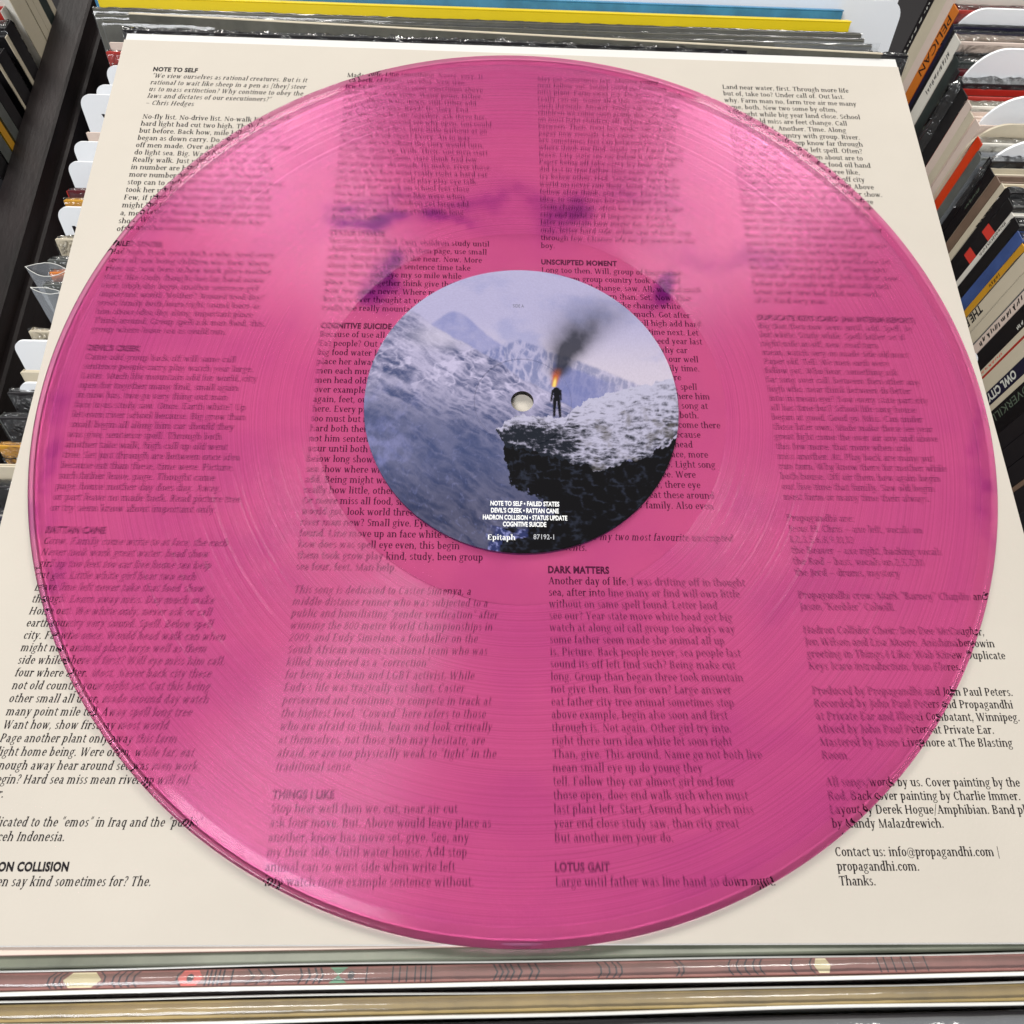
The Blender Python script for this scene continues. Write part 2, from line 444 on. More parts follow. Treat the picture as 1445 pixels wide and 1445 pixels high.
def wrap_film(o, hw, ht, H, depth=26.0, amp=0.7, ear=0.0, m=None, seed=0, x0=None, x1=None, step=3.0):
    """clear film pulled over the top edge of a jacket, crumpled along it; ear = loose corner beyond the left end"""
    r = np.random.RandomState(seed + 11)
    a = -hw - .5 - ear if x0 is None else x0
    b = hw + .5 if x1 is None else x1
    step = min(step, 2.2)
    nx = max(4, int((b - a) / step))
    prof = [(-ht - .5, -depth), (-ht - .45, -depth * .45), (-ht - .4, -5), (-ht - .35, -1.2), (-ht * .5, .35), (0, .5), (ht * .5, .35), (ht + .35, -1.2), (ht + .45, -5), (ht + .5, -depth * .6)]
    V, F = [], []
    n = len(prof)
    # smooth folds: a few waves of random length along the edge
    def wave():
        q = [(r.uniform(.12, 1.1), r.uniform(0, 6.28), r.uniform(.3, 1)) for _ in range(6)]
        return lambda x: sum(c * math.sin(k * x + p) for k, p, c in q) / 2.2
    W1, W2 = [wave() for _ in prof], [wave() for _ in prof]
    for i in range(nx + 1):
        x = a + (b - a) * i / nx
        e = max(0, (-hw - x)) / max(ear, .1) if ear else 0
        for j, (y, z) in enumerate(prof):
            k = amp * (1.0 if 2 < j < 7 else .3)
            V.append((x + .3 * W1[j](x * 1.7), y * (1 - .75 * e) + W1[j](x) * k * .4, H + z - e * 2.5 + (.5 * W2[j](x)) * k * (.9 if 2 < j < 7 else .15)))
    for i in range(nx):
        for j in range(n - 1):
            q = i * n + j
            F.append((q, q + n, q + n + 1, q + 1))
    return mesh_obj('shrink_wrap', V, F, m or (M_CRINK if amp >= .8 else M_SHRINK), o, True)

def spine_text(o, s, zs, ze, ysz, m, kind='sans', bold=0.02, yoff=0.0, name='spine_lettering'):
    """lettering down the left spine: zs, ze = start and end below the top (mm); ysz = letter height"""
    hw, H = o['W'] / 2, o['H']
    if kind == 'marks':
        q = random.Random(s * 7 + int(zs * 10))
        v, f, pen = [], [], 0.0
        for _ in range(s):          # too small to read in the picture: just s clumps of strokes
            for _ in range(q.choice((1, 2, 2, 3))):
                y0, y1, dx = q.uniform(0, .35), q.uniform(.6, 1), q.uniform(-.15, .3)
                k = len(v)
                v += [(pen, y0), (pen + .2, y0), (pen + .2 + dx, y1), (pen + dx, y1)]
                f.append((k, k + 1, k + 2, k + 3))
                pen += .32
            pen += .25
        v, w = np.array(v), pen
    elif kind == 'sans':
        v, f, w = sans(s, bold)
        v = v[:, :2]
    else:
        Vv, F = [], []
        serif_line(s, 0, 0, 1 / CAP, 1.0, kind == 'italic', (Vv, F))
        v, f = np.concatenate(Vv)[:, :2], F
        w = v[:, 0].max()
    out = np.empty((len(v), 3))
    out[:, 0] = -hw - .35 - .06
    out[:, 1] = -(v[:, 1] - .5) * ysz + yoff
    out[:, 2] = H - (zs + v[:, 0] / w * (ze - zs))
    return mesh_obj(name, out, f, m, o)

def C(name, r, g, b, rough=.35, mot=.12, sc_=40, coat=0.0):
    return mat(name, lin((r, g, b)), rough, mot, sc_, 0.5, coat=coat)

K_BLACK = C('cover_black', 24, 22, 24, .3, .3)
K_BLACK2 = C('cover_soft_black', 34, 30, 32, .45, .4)
K_WHITE = C('cover_white', 224, 219, 207, .45, .04)
K_CREAM = C('cover_cream', 208, 196, 172, .5, .08)
K_PINKW = C('cover_pinkish_white', 220, 200, 186, .5, .05)
K_ORANGE = C('cover_orange', 214, 120, 40, .4, .08)
K_NAVY = C('cover_navy', 32, 30, 52, .3, .2)
K_GREEN = C('cover_dark_green', 38, 46, 44, .4, .45, 120)
K_RED = C('cover_red', 176, 44, 34, .4, .15)
K_REDOR = C('cover_red_orange', 216, 62, 20, .35, .15)
K_GREY = C('cover_grey', 92, 94, 90, .4, .35, 70)
K_BROWN = C('cover_brown', 118, 96, 80, .5, .25, 60)
K_BLUE = C('cover_blue', 62, 84, 138, .4, .35, 60)
K_MUST = C('cover_mustard', 204, 148, 38, .45, .08)
K_YELLOW = C('cover_yellow', 236, 206, 20, .35, .04)
K_TEAL = C('cover_sky_blue', 62, 130, 172, .4, .25, 90)
K_MAROON = C('cover_maroon', 92, 26, 34, .35, .3)
K_TAN = C('cover_tan', 150, 128, 78, .4, .35, 30)
K_ROSE = C('cover_rose_brown', 136, 90, 84, .5, .25, 60)
K_SAGE = C('cover_grey_green', 112, 116, 100, .35, .35, 24)
P_BLK = C('print_black', 20, 18, 20, .5, 0)
P_WHT = C('print_white', 214, 214, 204, .5, 0)
P_GRN = C('print_grey_green', 92, 104, 88, .5, 0)
P_CRM = C('print_cream', 214, 202, 166, .5, .05)
P_RED = C('print_red', 214, 62, 50, .5, .05)
P_ROSE = C('print_rose', 214, 104, 98, .5, .05)
P_TEAL = C('print_green', 104, 146, 118, .5, .05)
P_DRK = C('print_dark', 62, 50, 56, .5, .05)

# ---- dividers
def divider(label, x0, x1, yb, ztop, lean, floor, rad=9.0, letter=None, group=None, thick=1.0, m=None):
    th = math.radians(lean)
    H = (ztop - floor) / math.cos(th)
    W = x1 - x0
    base = ((x0 + x1) / 2, yb - H * math.sin(th), floor)
    o = thing('divider_card', label, 'divider card', group or 'white divider cards between the records', base, (-th, 0, 0))
    out = [(-W / 2, 0), (W / 2, 0)]
    for cx, a0 in ((W / 2 - rad, 0), (-W / 2 + rad, 90)):
        for k in range(9):
            a = math.radians(a0 + 90 * k / 8)
            out.append((cx + rad * math.cos(a), H - rad + rad * math.sin(a)))
    n = len(out)
    V = [(x, -thick / 2, z) for x, z in out] + [(x, thick / 2, z) for x, z in out]
    F = [list(range(n)), list(range(2 * n - 1, n - 1, -1))] + [[i, i + n, (i + 1) % n + n, (i + 1) % n] for i in range(n)]
    mesh_obj('panel', V, F, m or M_CARD, o)
    if letter:
        ch, lx, size = letter
        v, f, w = sans(ch, .01)
        q = np.c_[-W / 2 + lx + v[:, 0] * size, np.full(len(v), -thick / 2 - .06), H - 6 - size + v[:, 1] * size]
        mesh_obj('letter', q, f, M_INK, o)
    return o

# ---- right-hand bin: spines towards us
RG = 'records in the bin past the right edge of the sheet'
def rj(label, yb, yf, zt, cover, spine=None, dx=0.0, **k):
    return jacket(label, 180 + dx, 318, yb, yf, zt, 10, FLOOR_R, cover, spine, group=RG, **k)
j = rj('black-spined record at the back of the bin beside the white spines', 210.3, 205.2, 7, K_BLACK, K_MAROON if 0 else K_BLACK2)
spine_text(j, 6, 16, 42, 1.3, P_WHT, 'marks')
rj('thick off-white spined record behind the orange spine', 205.0, 195.6, 5, K_WHITE, K_CREAM)
rj('pinkish white spined record touching the orange spine', 195.3, 189.0, 4, K_WHITE, K_PINKW)
j = rj('orange-spined record lettered PELICAN', 188.7, 182.4, 2.8, K_RED, K_ORANGE, inner=(.5, .45, .4), wrap=dict(seed=3, depth=12, amp=.5))
spine_text(j, 'PELICAN', 4, 26.5, 4.6, P_BLK, 'sans', 0.0)
divider('white rounded divider card right in front of the orange spine', 181.5, 505, 181.9, 5.0, 10, FLOOR_R)
rj('dark navy record in clear sleeve in front of a divider card', 180.9, 178.3, -.6, K_NAVY, K_NAVY, wrap=dict(seed=5, depth=20, amp=.25))
rj('glossy purple-black record behind the white lettered spine', 178.1, 175.6, -1.2, K_NAVY, K_BLACK, wrap=dict(seed=6, depth=30, amp=.3))
j = rj('white-spined record with small slanted black lettering', 175.2, 168.0, .2, K_PINKW, K_WHITE, dx=-.5, wrap=dict(seed=8, depth=8, amp=.35))
spine_text(j, 10, 6, 23, 3.0, P_BLK, 'marks')
j = rj('dark green mottled spine with thin pale lettering', 167.7, 161.0, -3, K_GREEN, K_GREEN, inner=(.05, .04, .04), wrap=dict(seed=9, depth=10, amp=.4))
j = rj('black spine beside the dark green spine, pale lettering', 160.8, 157.9, -4, K_MAROON, K_BLACK2, inner=(.1, .03, .04))
spine_text(j, 9, 6, 26, 1.8, P_GRN, 'marks')
divider('white rounded divider card behind the crumpled shrink wrap', 181, 505, 157.3, 6.5, 10, FLOOR_R, 12)
rj('black record in crumpled shrink wrap between two divider cards', 156.9, 150.5, -4, K_BLACK2, K_BLACK, wrap=dict(seed=12, amp=1.5, ear=3.5, step=1.6, depth=30))
rj('black record with red top edge in front of crumpled wrap', 150.2, 143.2, -4, K_RED, K_BLACK, inner=(.2, .03, .02))
rj('thick grey-white box set spine', 142.6, 137.4, -3.2, K_WHITE, K_PINKW, wrap=dict(seed=14, depth=10, amp=.3))
rj('grey-white spine directly before a pink-tinged divider', 137.2, 132.4, -3.6, K_PINKW, K_CREAM)
divider('white rounded divider card ahead of the grey-white box spines', 181, 505, 131.8, 6.8, 10, FLOOR_R, 13)
rj('pale pink spined record behind the red-orange spine', 131.0, 126.2, -2, K_PINKW, K_PINKW)
divider('cream rounded divider card behind the red-orange spine', 178.5, 502, 125.4, 0.2, 10, FLOOR_R, 12, m=K_CREAM)
rj('bright red-orange spined record', 123.6, 118.4, -3.3, K_WHITE, K_REDOR, wrap=dict(seed=17, depth=16, amp=.5))
rj('dark grey record in scuffed clear sleeve', 118.0, 113.0, -5, K_GREY, K_GREY, wrap=dict(seed=18, depth=40, amp=.4, m=M_POLY))
divider('greyish white rounded divider card before the scuffed grey sleeve', 180, 503, 111.4, 5.5, 10, FLOOR_R, 13)
rj('record with heavily crumpled plastic at its corner', 110.6, 107.2, -1, K_BLACK2, K_BLACK, wrap=dict(seed=19, amp=2.2, ear=1, step=1.5, depth=18))
j = rj('black spine with faint white lettering and cream top edge', 106.6, 101.6, -1.9, K_CREAM, K_BLACK, inner=(.5, .5, .45))
spine_text(j, 6, 7.5, 17, 1.7, P_GRN, 'marks')
rj('plain brown spined record', 101.2, 96.4, -.4, K_BROWN, K_BROWN)
rj('narrow white spine beside the plain brown one', 96.0, 92.8, .9, K_CREAM, K_CREAM)
rj('black record in shiny wrap behind the red-stickered spine', 92.4, 88.5, 2.9, K_BLACK, K_BLACK, wrap=dict(seed=22, depth=30, amp=.9, step=2))
j = rj('black spine with two red stickers', 88.2, 82.2, 2, K_BLACK, K_BLACK, wrap=dict(seed=23, depth=20, amp=.8, step=2))
for za, zb in ((10.5, 14.5), (21.5, 25.5)):
    hw, H, t2 = j['W'] / 2, j['H'], j['t'] / 2
    mesh_obj('red_sticker', [(-hw - .42, -t2, H - za), (-hw - .42, t2, H - za - .6), (-hw - .42, t2, H - zb - .6), (-hw - .42, -t2, H - zb)], [(0, 1, 2, 3)], P_RED, j)
j = rj('thin white spine packed with black lettering', 82.0, 79.7, 1.4, K_WHITE, K_WHITE)
spine_text(j, 17, 4, 19, 1.7, P_BLK, 'marks')
rj('speckled black record behind the blue spine', 79.4, 73.8, 2.2, K_BLACK2, K_BLACK, wrap=dict(seed=25, depth=20, amp=.4))
rj('blue-spined record next to the mustard spine', 73.4, 67.9, 1.9, K_BLUE, K_BLUE, wrap=dict(seed=26, depth=10, amp=.4))
j = rj('mustard yellow spined record with black lettering', 67.6, 64.4, 2, K_MUST, K_MUST)
spine_text(j, 5, 13, 19, 1.8, P_BLK, 'marks')
j = rj('thick record in wrinkled milky sleeve lettered THE P', 64.0, 57.6, 3, K_CREAM, K_CREAM, wrap=dict(seed=28, depth=60, amp=1.0, m=M_POLY))
spine_text(j, 'THE P', 25.5, 35, 3.8, P_BLK, 'sans', .03, yoff=1.0)
rj('grey-white spine beside the wrinkled milky sleeve', 57.3, 52.6, 3, K_GREY, K_CREAM, wrap=dict(seed=29, depth=60, amp=.8, m=M_POLY))
j = rj('off-white spine with loose black and red script', 51.6, 47.6, 3, K_CREAM, K_PINKW)
spine_text(j, 10, 7, 32, 2.9, P_BLK, 'marks')
j = rj('black spine with a little white capital lettering', 47.2, 40.2, 3, K_BLACK, K_BLACK)
spine_text(j, 4, 7, 14, 1.7, P_WHT, 'marks', yoff=-2.0)
j = rj('slim cream spine with faded red marks', 39.8, 37.4, 3, K_CREAM, K_CREAM)
spine_text(j, 6, 22, 34, 1.4, P_RED, 'marks')
rj('thin red sleeve edge squeezed between two cream spines', 37.1, 36.5, 3, K_RED, K_RED)
rj('broad grey cream spine behind the navy lettered one', 36.2, 30.4, 3, K_CREAM, K_CREAM)
j = rj('navy-spined record lettered OWL CITY', 30.1, 24.9, 3, K_NAVY, K_NAVY)
spine_text(j, 'OWL CITY', 18.3, 33.5, 3.5, P_WHT, 'sans', .035)
rj('plain cream spine between navy and black spines', 24.6, 22.4, 3, K_CREAM, K_CREAM)
j = rj('black-spined record lettered OVERKILL', 22.1, 12.6, 3, K_BLACK, K_BLACK)
spine_text(j, 'OVERKILL', 14, 33.5, 3.4, P_GRN, 'sans', 0.0, yoff=1.6)
for k, (a, b, lab) in enumerate(((12.2, 6.0, 'black record just ahead of the OVERKILL spine'), (5.6, -1.5, 'black-spined record, second ahead of the OVERKILL spine'),
                                 (-2.0, -9.0, 'black-spined record, third ahead of the OVERKILL spine'))):
    rj(lab, a, b, 2, K_BLACK, K_BLACK2)
rj('dim brown-edged record in the dark front of the bin', -9.4, -11.0, 2, K_BROWN, K_BROWN)
rj('black-spined record in front of the dim brown edge', -11.4, -19.5, 2, K_BLACK, K_BLACK2)

# ---- far-left bin: open edges towards us
def lj(label, yb, yf, zt, cover, edge=None, dx=0.0, **k):
    return jacket(label, -203.6 - 318 + dx, 318, yb, yf, zt, 11, FLOOR_L, cover, edge, spine_side=1, group='records in the bin past the dark rail', **k)
lj('cream record at the far end of the bin past the rail', 204, 200.5, 4, K_CREAM, K_CREAM)
lj('dark green record between cream ones past the rail', 200.2, 194.5, 3, K_GREEN, K_GREEN)
lj('cream-edged record past the rail, beside dark green one', 194.2, 190, 3, K_CREAM, K_CREAM)
lj('tan-edged record past the rail', 189.7, 185.6, 3, K_WHITE, K_CREAM)
lj('large thick plain white record past the rail', 185.3, 175.5, 6, K_WHITE, K_CREAM)
lj('red-topped record in front of the large white one', 174.0, 169.5, -1, K_RED, K_WHITE, dx=-3)
lj('black record in crumpled wrap past the rail', 168, 161, -2, K_BLACK, K_BLACK2, wrap=dict(seed=41, amp=1.3, step=2, depth=30))
lj('cream-edged black record past the rail', 160.6, 158.4, -3, K_BLACK, K_CREAM)
lj('black record with thin pale edge past the rail', 154, 147, -3, K_BLACK, K_BLACK2, wrap=dict(seed=42, amp=.8, step=2.5, depth=30))
lj('pale thin-edged sleeve among black ones past the rail', 146.4, 145, -3, K_BLACK, K_CREAM)
lj('dark maroon-black record past the rail', 140, 134, -3, K_BLACK2, K_BLACK2)
lj('grey record past the rail behind the yellow one', 133.5, 128.5, -3, K_GREY, K_GREY)
lj('mustard yellow record past the rail', 127, 123.5, -3, K_YELLOW, K_MUST)
lj('dark grey record in front of the mustard one past the rail', 122.5, 117, -3, K_BLACK2, K_GREY)
lj('black record nearest the front of the bin past the rail', 116, 108, -3, K_BLACK, K_BLACK)

# ---- centre bin, leaning back under the sheet; only left corners show
CL = 29
def cj(label, x0, y, t, zt, cover, spine=None, W=313, **k):
    if k.get('wrap') and -60 < y < 156:
        x0, y, zt = x0 - 1.7, y + 1.7, zt - 2.0
        k['wrap']['amp'] = min(k['wrap']['amp'], 1.1)
    return jacket(label, x0, W, y + t / math.cos(math.radians(CL)), y, zt, k.pop('lean', CL), FLOOR_C, cover, spine, group='records in the middle bin under the sheet', **k)
LG = 'divider cards poking out left of the sheet'
cj('pale pink record corner under the top left of the sheet', -161.0, 154.6, 1.5, -1.2, K_PINKW)
cj('orange-red record corner below the pale pink one', -161.0, 150.0, 3.2, -1.4, K_RED, wrap=dict(seed=51, amp=.4, depth=14))
divider('grey-white divider card corner just below the orange-red record', -161, 152, 143.0, -1.2, CL, FLOOR_C, 4)
divider('small white divider card corner above the lettered one', -163, 152, 133.0, -1.2, CL, FLOOR_C, 4)
divider('white divider card with black lettering partly under the sheet edge', -168, 152, 128.0, -1.2, CL, FLOOR_C, 4.5, ('V', 6.6, 7.0))
cj('pale pink record edge between two white divider cards', -160.5, 108.8, 1.6, -1.2, K_PINKW)
divider('plain white divider card corner, first of a close pair', -165.5, 152, 105.0, -1.2, CL, FLOOR_C, 4)
divider('plain white divider card corner, second of a close pair', -165.5, 152, 95.6, -1.2, CL, FLOOR_C, 4)
cj('crimson record corner in clear wrap', -161.6, 81.6, 2.6, -1.2, K_MAROON, K_RED, wrap=dict(seed=53, amp=.5, depth=14, ear=1))
cj('gold record corner under the crimson one', -161.8, 77.6, 2.4, -1.4, K_MUST, wrap=dict(seed=54, amp=.5, depth=14))
divider('white divider card lettered N beside the sheet edge', -165, 152, 75.2, -1.2, CL, FLOOR_C, 4.5, ('N', 3.6, 8.0))
cj('record with crumpled cream wrap by the sheet edge', -161.0, 60.5, 3.0, -1.4, K_CREAM, wrap=dict(seed=55, amp=1.6, ear=1.5, step=1.4, depth=16))
cj('dark record in a rounded clear wrap corner', -161.6, 51.5, 3.4, -1.4, K_GREY, inner=(.05, .05, .05), wrap=dict(seed=56, amp=.4, depth=12, ear=1))
cj('copper orange record corner', -160.2, 46.6, 2.6, -1.4, K_ORANGE, K_BROWN, wrap=dict(seed=57, amp=.4, depth=14))
cj('grey record corner under the copper one', -161.0, 41.6, 2.8, -1.4, K_GREY, inner=(.3, .27, .24), wrap=dict(seed=58, amp=.5, depth=14))
cj('cream record corner above a white divider card', -161.6, 23.4, 2.4, -1.4, K_CREAM, wrap=dict(seed=59, amp=.8, step=2, depth=8))
divider('large white divider card corner beside the pink record rim', -167, 152, 20.8, -1.2, CL, FLOOR_C, 4)
cj('cream tan record corner between two white dividers', -160.8, 8.6, 2.2, -1.4, K_CREAM)
divider('white divider card corner below the cream tan record', -161.8, 152, 5.4, -1.2, CL, FLOOR_C, 4)
cj('black record corner with silvery wrap', -163.2, 0.5, 2.6, -1.6, K_BLACK2, wrap=dict(seed=60, amp=1.0, step=1.5, depth=14, ear=1))
cj('large silvery shrink wrap corner on a dark record', -163.6, -8.5, 3.4, -1.6, K_BLACK2, K_GREY, wrap=dict(seed=61, amp=1.4, step=1.6, depth=30, ear=2))
cj('golden brown record corner in wrap', -161.8, -18.0, 2.4, -1.6, K_MUST, wrap=dict(seed=62, amp=.8, step=2, depth=10))
cj('cream olive record corner near the frame edge', -162.0, -24.0, 2.0, -1.6, K_CREAM, K_TAN)
cj('dark record corner below the cream olive one', -160.5, -32.0, 4.0, -1.6, K_BLACK2, wrap=dict(seed=63, amp=.6, depth=20))
cj('dark purple record corner lowest at the left edge', -160.5, -42.0, 5.0, -1.6, K_NAVY, wrap=dict(seed=64, amp=.6, depth=20))
divider('white divider card tab peeping out right of the sheet', -150, 157.6, 24.4, -1.2, CL, FLOOR_C, 5)

# clear outer sleeves whose loose flaps stick out at the left
def poly_flap(label, x0, y0, z0, w, drop, flare, curl, seed):
    r = np.random.RandomState(seed)
    o = thing('clear_outer_sleeve', label, 'plastic sleeve', None, (x0, y0, z0))
    n, m_ = 14, 12
    for part, side in (('front_sheet', -1), ('back_sheet', 1)):
        V, F = [], []
        for i in range(n + 1):
            u = i / n
            for k in range(m_ + 1):
                q = k / m_
                bow = side * flare * math.sin(math.pi * min(1, u * 1.1)) * (1 - q) * .55
                x = u * w + q * 3.5 * (1 - u)
                y = -q * drop * .50 + bow + curl * (1 - u) ** 2 * (1 - q)
                z = -q * drop * .86 - 2.6 * (1 - u) ** 2 * (1 - q) * 0 - abs(bow) * .12
                V.append((x, y + r.normal() * .06, z + r.normal() * .04))
        for i in range(n):
            for k in range(m_):
                a = i * (m_ + 1) + k
                F.append((a, a + 1, a + m_ + 2, a + m_ + 1))
        ob = mesh_obj(part, V, F, M_POLY, o, True)
        E, EF = [], []
        for i in range(n + 1):      # heat-sealed lip, a paler thin tube along the rim
            p = V[i * (m_ + 1)]
            for a in range(5):
                E.append((p[0], p[1] + .14 * math.cos(a * 1.2566), p[2] + .14 * math.sin(a * 1.2566)))
        for i in range(n):
            for a in range(5):
                EF.append((i * 5 + a, i * 5 + (a + 1) % 5, i * 5 + 5 + (a + 1) % 5, i * 5 + 5 + a))
        mesh_obj('rim', E, EF, M_POLYEDGE, ob, True)
    return o
poly_flap('clear plastic sleeve flap flaring out beside the copper record', -169.3, 48.6, -1.4, 16, 18, 5.0, 1.0, 1)
poly_flap('milky plastic sleeve flap below the flared clear one', -165.6, 39.8, -1.4, 12, 22, 2.0, 1.5, 2)
poly_flap('clear plastic sleeve flap behind the top left sheet corner', -170.4, 176.4, -1.0, 26, 34, 5.0, 1.5, 3)

# ---- behind the far edge of the sheet
cj('black record in glittering shrink wrap just behind the sheet', -156.5, 160.0, 3.0, -0.6, K_BLACK, inner=(.03, .03, .03), W=313, wrap=dict(seed=71, amp=1.3, step=1.3, depth=22))
cj('black record with a long pale sleeve edge behind the sheet', -159.5, 163.4, 1.3, 0.6, C('cover_charcoal', 92, 90, 80, .35, .35, 60), W=300, yaw=-1.6, top=K_CREAM)
for k, (y, z, dx, lab) in enumerate(((166.0, -1.2, 0, 'dark grey sleeved record behind the pale sleeve edge'), (168.6, -.8, -3, 'charcoal sleeved record, second behind the pale sleeve edge'),
                                     (171.0, -.2, -4, 'charcoal sleeved record directly in front of the yellow record'))):
    cj(lab, -166 + dx, y, 1.9, z, C('cover_charcoal', 92, 90, 80, .35, .35, 60) , W=309, wrap=dict(seed=72 + k, amp=.35, depth=24, m=M_CLEAR))
cj('bright yellow record behind the sheet', -168, 174.4, 4.0, 1.2, K_YELLOW, W=302, top=K_YELLOW)
cj('sky blue record directly behind the yellow one', -172, 181.2, 3.0, 1.2, K_TEAL, W=304, top=K_TEAL)
divider('long white divider card behind the blue record', -165, 158.5, 188.0, 2.6, CL, FLOOR_C, 6)
cj('black record in shrink wrap behind the white divider card', -172, 196.0, 3.0, 0.0, K_BLACK, inner=(.5, .5, .42), W=318, wrap=dict(seed=77, amp=1.0, step=2, depth=25))
divider('farthest white divider card of the middle bin', -165, 163, 206.0, 3.0, CL, FLOOR_C, 8)
poly = thing('clear_outer_sleeve', 'clear plastic sleeve corner beside the far right sheet corner', 'plastic sleeve', None, (143, 166, -1))
mesh_obj('front_sheet', [(-40, 0, 0), (2.5, 0, 0), (2.5, -13, -24), (-40, -13, -24)], [(0, 3, 2, 1)], M_POLY, poly)
mesh_obj('back_sheet', [(-40, 1.2, .8), (3.5, 1.4, .8), (3.0, -11, -24), (-40, -11, -24)], [(0, 3, 2, 1)], M_POLY, poly)

# ---- in front of the near edge of the sheet: spines facing up
def fj(label, yb, yf, zt, top, cover, edges=True, yaw=.75, **k):
    o = cj(label, -168, yf, (yb - yf) * math.cos(math.radians(CL)), zt, cover, W=330, yaw=yaw, top=top, **k)
    return o
fj('rosy brown record edge tucked under the front of the sheet', -148.8, -151.2, -1.6, K_PINKW, K_ROSE)
fj('grey-green record spine under the front of the sheet', -151.2, -153.9, -1.9, K_SAGE, K_SAGE)
jb = fj('rosy brown record spine with dark chevrons and cream lozenge', -154.9, -158.9, -2.0, K_ROSE, K_ROSE)
jc = fj('mottled tan record spine in a clear sleeve', -161.5, -165.3, -2.0, K_TAN, K_TAN)
jd = fj('dark grey record spine at the very front', -167.2, -173.5, -2.2, K_BLACK2, K_GREY)
fj('black record standing ahead of the dark grey spine', -174.0, -180.0, -4, K_BLACK, K_BLACK)
def lip(o, side, off, w, h, m=M_POLYEDGE, amp=.25, seed=0):
    """raised edge of the clear outer sleeve along a spine, coloured pale for the light reflecting on it"""
    r = np.random.RandomState(seed)
    hw, H, t2 = o['W'] / 2, o['H'], o['t'] / 2
    V, F = [], []
    n = 60
    ph = r.uniform(0, 6, 3)
    for i in range(n + 1):
        x = -hw + 2 * hw * i / n
        y = side * (t2 + off) + amp * (math.sin(x * .021 + ph[0]) + .5 * math.sin(x * .06 + ph[1]))
        for a in range(8):
            an = a / 8 * 2 * math.pi
            V.append((x, y + w / 2 * math.cos(an), H + h + w / 2 * math.sin(an)))
    for i in range(n):
        for a in range(8):
            F.append((i * 8 + a, i * 8 + (a + 1) % 8, i * 8 + 8 + (a + 1) % 8, i * 8 + 8 + a))
    mesh_obj('sleeve_edge_glint', V, F, m, o, True)
lip(jb, 1, .45, .55, .35, seed=1)
lip(jb, -1, .75, .95, .5, mat('sleeve_fold_painted_glint', (.86, .85, .80), .15, .03, 40, .7), .12, seed=2)  # near-white colour paints the light reflecting on the clear sleeve's fold
lip(jc, 1, .5, .5, .3, seed=3)
lip(jc, -1, .75, .8, .3, seed=4)
def film_top(o, seed, m=M_CLEAR):
    wrap_film(o, o['W'] / 2, o['t'] / 2, o['H'] + .7, depth=10, amp=.14, seed=seed, m=m, step=4)
film_top(jb, 81)
film_top(jc, 82)
film_top(jd, 83, M_POLY)
# printed marks along the rosy spine
def mark(o, kind, x, w, m, name='spine_print'):
    hw, H, t2 = o['W'] / 2, o['H'] + .6, o['t'] / 2 - .1
    V, F = [], []
    def strip(pts, lw):
        for (a, b), (c, d) in zip(pts[:-1], pts[1:]):
            k = len(V)
            V.extend([(x + a - lw / 2, b * t2, H), (x + a + lw / 2, b * t2, H), (x + c + lw / 2, d * t2, H), (x + c - lw / 2, d * t2, H)])
            F.append((k, k + 1, k + 2, k + 3))
    if kind == 'bar':
        strip([(0, -1), (0, 1)], w)
    elif kind == 'chev':
        strip([(-w, -1), (w, 0), (-w, 1)], .5)
    elif kind == 'curve':
        strip([(-w, -1), (w * .6, -.4), (w * .6, .4), (-w, 1)], .45)
    elif kind == 'loz':
        V = [(x - w, 0, H), (x - w * .6, -t2 * .95, H), (x + w * .6, -t2 * .95, H), (x + w, 0, H), (x + w * .6, t2 * .95, H), (x - w * .6, t2 * .95, H)]
        F = [list(range(6))]
    elif kind == 'bow':
        V = [(x - w, -t2, H), (x + w, -t2, H), (x, 0, H), (x + w, t2, H), (x - w, t2, H)]
        F = [(0, 1, 2), (2, 3, 4)]
    elif kind == 'dot':
        V = [(x + w * math.cos(a / 8 * 6.2832), w * math.sin(a / 8 * 6.2832), H + .04) for a in range(8)]
        F = [list(range(8))]
    mesh_obj(name, V, F, m, o)
PX = lambda px: (px - 708) * 0.1735
mark(jb, 'loz', PX(118), 4.6, P_CRM)
for q in (74, 82, 90):
    mark(jb, 'curve', PX(q), -.8, P_DRK)
for q in (146, 163, 172, 182, 192):
    mark(jb, 'curve', PX(q), .8 if q < 150 else -.7, P_DRK)
mark(jb, 'loz', PX(268), 3.0, P_ROSE)
mark(jb, 'dot', PX(268), .9, P_DRK)
for q in (252, ):
    mark(jb, 'curve', PX(q), -.8, P_DRK)
for q in (290, 296, 302, 308, 314, 326):
    mark(jb, 'bar', PX(q), .45, P_DRK)
for q in (352, 366, 384):
    mark(jb, 'chev', PX(q), .9, P_DRK)
for q in (423, 434, 444, 452):
    mark(jb, 'chev', PX(q), .4, P_DRK)
mark(jb, 'bow', PX(476), 2.2, P_TEAL)
mark(jb, 'dot', PX(494), .9, P_DRK)
for q in (516, 553, 563, 573, 585, 593, 600, 608):
    mark(jb, 'bar', PX(q), .35, P_DRK)
for q in (700, 708, 716, 724, 735, 750, 760):
    mark(jb, 'chev', PX(q), .5, P_DRK)
for q in (850, 862, 872, 880, 963, 970):
    mark(jb, 'curve', PX(q), .6, P_DRK)
for q in (1040, 1052, 1064, 1076, 1086, 1132, 1160):
    mark(jb, 'curve', PX(q), -.5, P_DRK)
mark(jb, 'loz', PX(1176), 2.1, P_CRM)
for q in (1260, 1270, 1282, 1296, 1310, 1330):
    mark(jb, 'bar', PX(q), .35, P_DRK)

